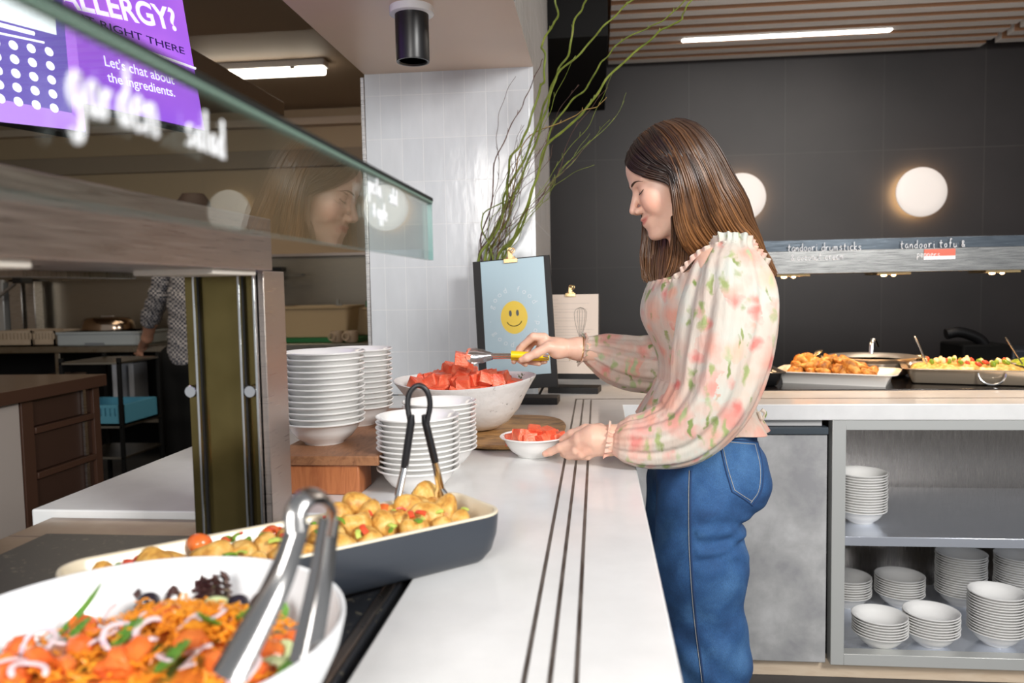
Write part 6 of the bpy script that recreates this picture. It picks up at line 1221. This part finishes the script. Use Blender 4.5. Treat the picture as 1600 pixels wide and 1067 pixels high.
finish(); adopt(person, npmesh('hair', np.array(HV), np.array(HF), hair_m, None, np.array(HT)))
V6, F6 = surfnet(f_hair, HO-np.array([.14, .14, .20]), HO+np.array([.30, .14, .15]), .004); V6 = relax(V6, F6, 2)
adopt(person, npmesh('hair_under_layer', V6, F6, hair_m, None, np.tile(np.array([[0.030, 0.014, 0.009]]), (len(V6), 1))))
mb = MB(); P = [a(1078, 452, 1.735), a(1074, 436, 1.74), a(1080, 420, 1.76)]; mb.tube(spl(P, 12), .0006, 5); adopt(person, mb.build('necklace', gold))
# ---- the kitchen worker
KY = 5.15
worker = thing('person', 'kitchen worker in a small-checked shirt and black trousers, leaning a hand on the far bench', 'person', (at(268, 500, Y=KY)[0], KY, 0))
k = lambda x, y, Y=KY: at(x, y, Y=Y)
def f_w(P):
    hc = k(300, 335); d = ell(P, hc, (.085, .10, .115)); d = smin(d, cap(P, hc, k(292, 385), .055, .06), .02)
    d = smin(d, chain(P, [k(300, 395), k(296, 470), k(294, 550)], [.115, .115, .12], .05), .04)
    d = smin(d, chain(P, [k(264, 400, 5.2), k(252, 460, 5.25), k(236, 500, 5.35), k(230, 528, 5.45), k(222, 541, 5.58)], [.07, .058, .05, .036, .030], .03), .03)
    d = smin(d, cap(P, k(224, 543, 5.58), k(216, 548, 5.60), .028, .018), .012)
    for i, (x, y) in enumerate([(210, 552), (214, 556), (219, 559), (224, 560)]): d = smin(d, cap(P, k(220, 545, 5.58), k(x, y, 5.60), .012, .009), .005)
    for x in (275, 300): d = smin(d, chain(P, [k(x, 560), (k(x, 560)[0], KY, .45), (k(x, 560)[0], KY, .06)], [.10, .075, .055], .04), .03)
    return d
lo = np.array([k(205, 500)[0]-.35, 4.85, 0.0]); hi = np.array([k(330, 500)[0]+.1, 5.75, 1.95]); Vw, Fw = surfnet(f_w, lo, hi, .011); Vw = relax(Vw, Fw, 1); adopt(worker, npmesh('body', Vw, Fw, skin, None, np.tile(np.array([[.75, .62, .55]]), (len(Vw), 1))))
chk = mat('checked_shirt', (0.4, 0.4, 0.42), 0.8); vv = coords(chk, (1, 1, 1)); w1 = N(chk, 'ShaderNodeTexChecker'); w1.inputs[1].default_value = (0.46, 0.43, 0.42, 1); w1.inputs[2].default_value = (0.03, 0.035, 0.06, 1); w1.inputs['Scale'].default_value = 68; chk.node_tree.links.new(vv, w1.inputs[0]); setc(chk, w1.outputs[0])
def f_ws(P):
    d = chain(P, [k(300, 388), k(296, 470), k(294, 562)], [.13, .13, .135], .05); d = smin(d, chain(P, [k(264, 400, 5.2), k(250, 460, 5.25), k(235, 498, 5.35)], [.080, .072, .070], .02), .03)
    d = d+.004*np.sin(P[:, 2]*60+P[:, 0]*30); return np.maximum(d, k(281, 568)[2]+0.0-P[:, 2]+.12*(P[:, 0]-k(281, 568)[0])*-1)
Vq, Fq = surfnet(f_ws, lo, hi, .010); Vq = relax(Vq, Fq, 1); adopt(worker, npmesh('shirt', Vq, Fq, chk))
def f_wt(P):
    d = ell(P, k(296, 572), (.14, .13, .12))
    for x in (276, 300): d = smin(d, chain(P, [(k(x, 570)[0], KY, .82), (k(x, 560)[0], KY, .45), (k(x, 560)[0], KY, .10)], [.12, .10, .09], .04), .03)
    return np.maximum(d, .06-P[:, 2])
Vq, Fq = surfnet(f_wt, lo, hi, .012); Vq = relax(Vq, Fq, 1); adopt(worker, npmesh('trousers', Vq, Fq, blackm))
mb = MB(); mb.lathe([(0, -.11), (.08, -.08), (.11, -.02), (.108, .06), (.07, .115), (0, .125)], 32, c=tuple(k(303, 330))); adopt(worker, mb.build('hair', brow))
for x in (276, 300): adopt(worker, box('shoe', (k(x, 560)[0]-.05, KY-.10, 0), (k(x, 560)[0]+.05, KY+.16, .07), black, None, .02))
bpy.context.view_layer.update()
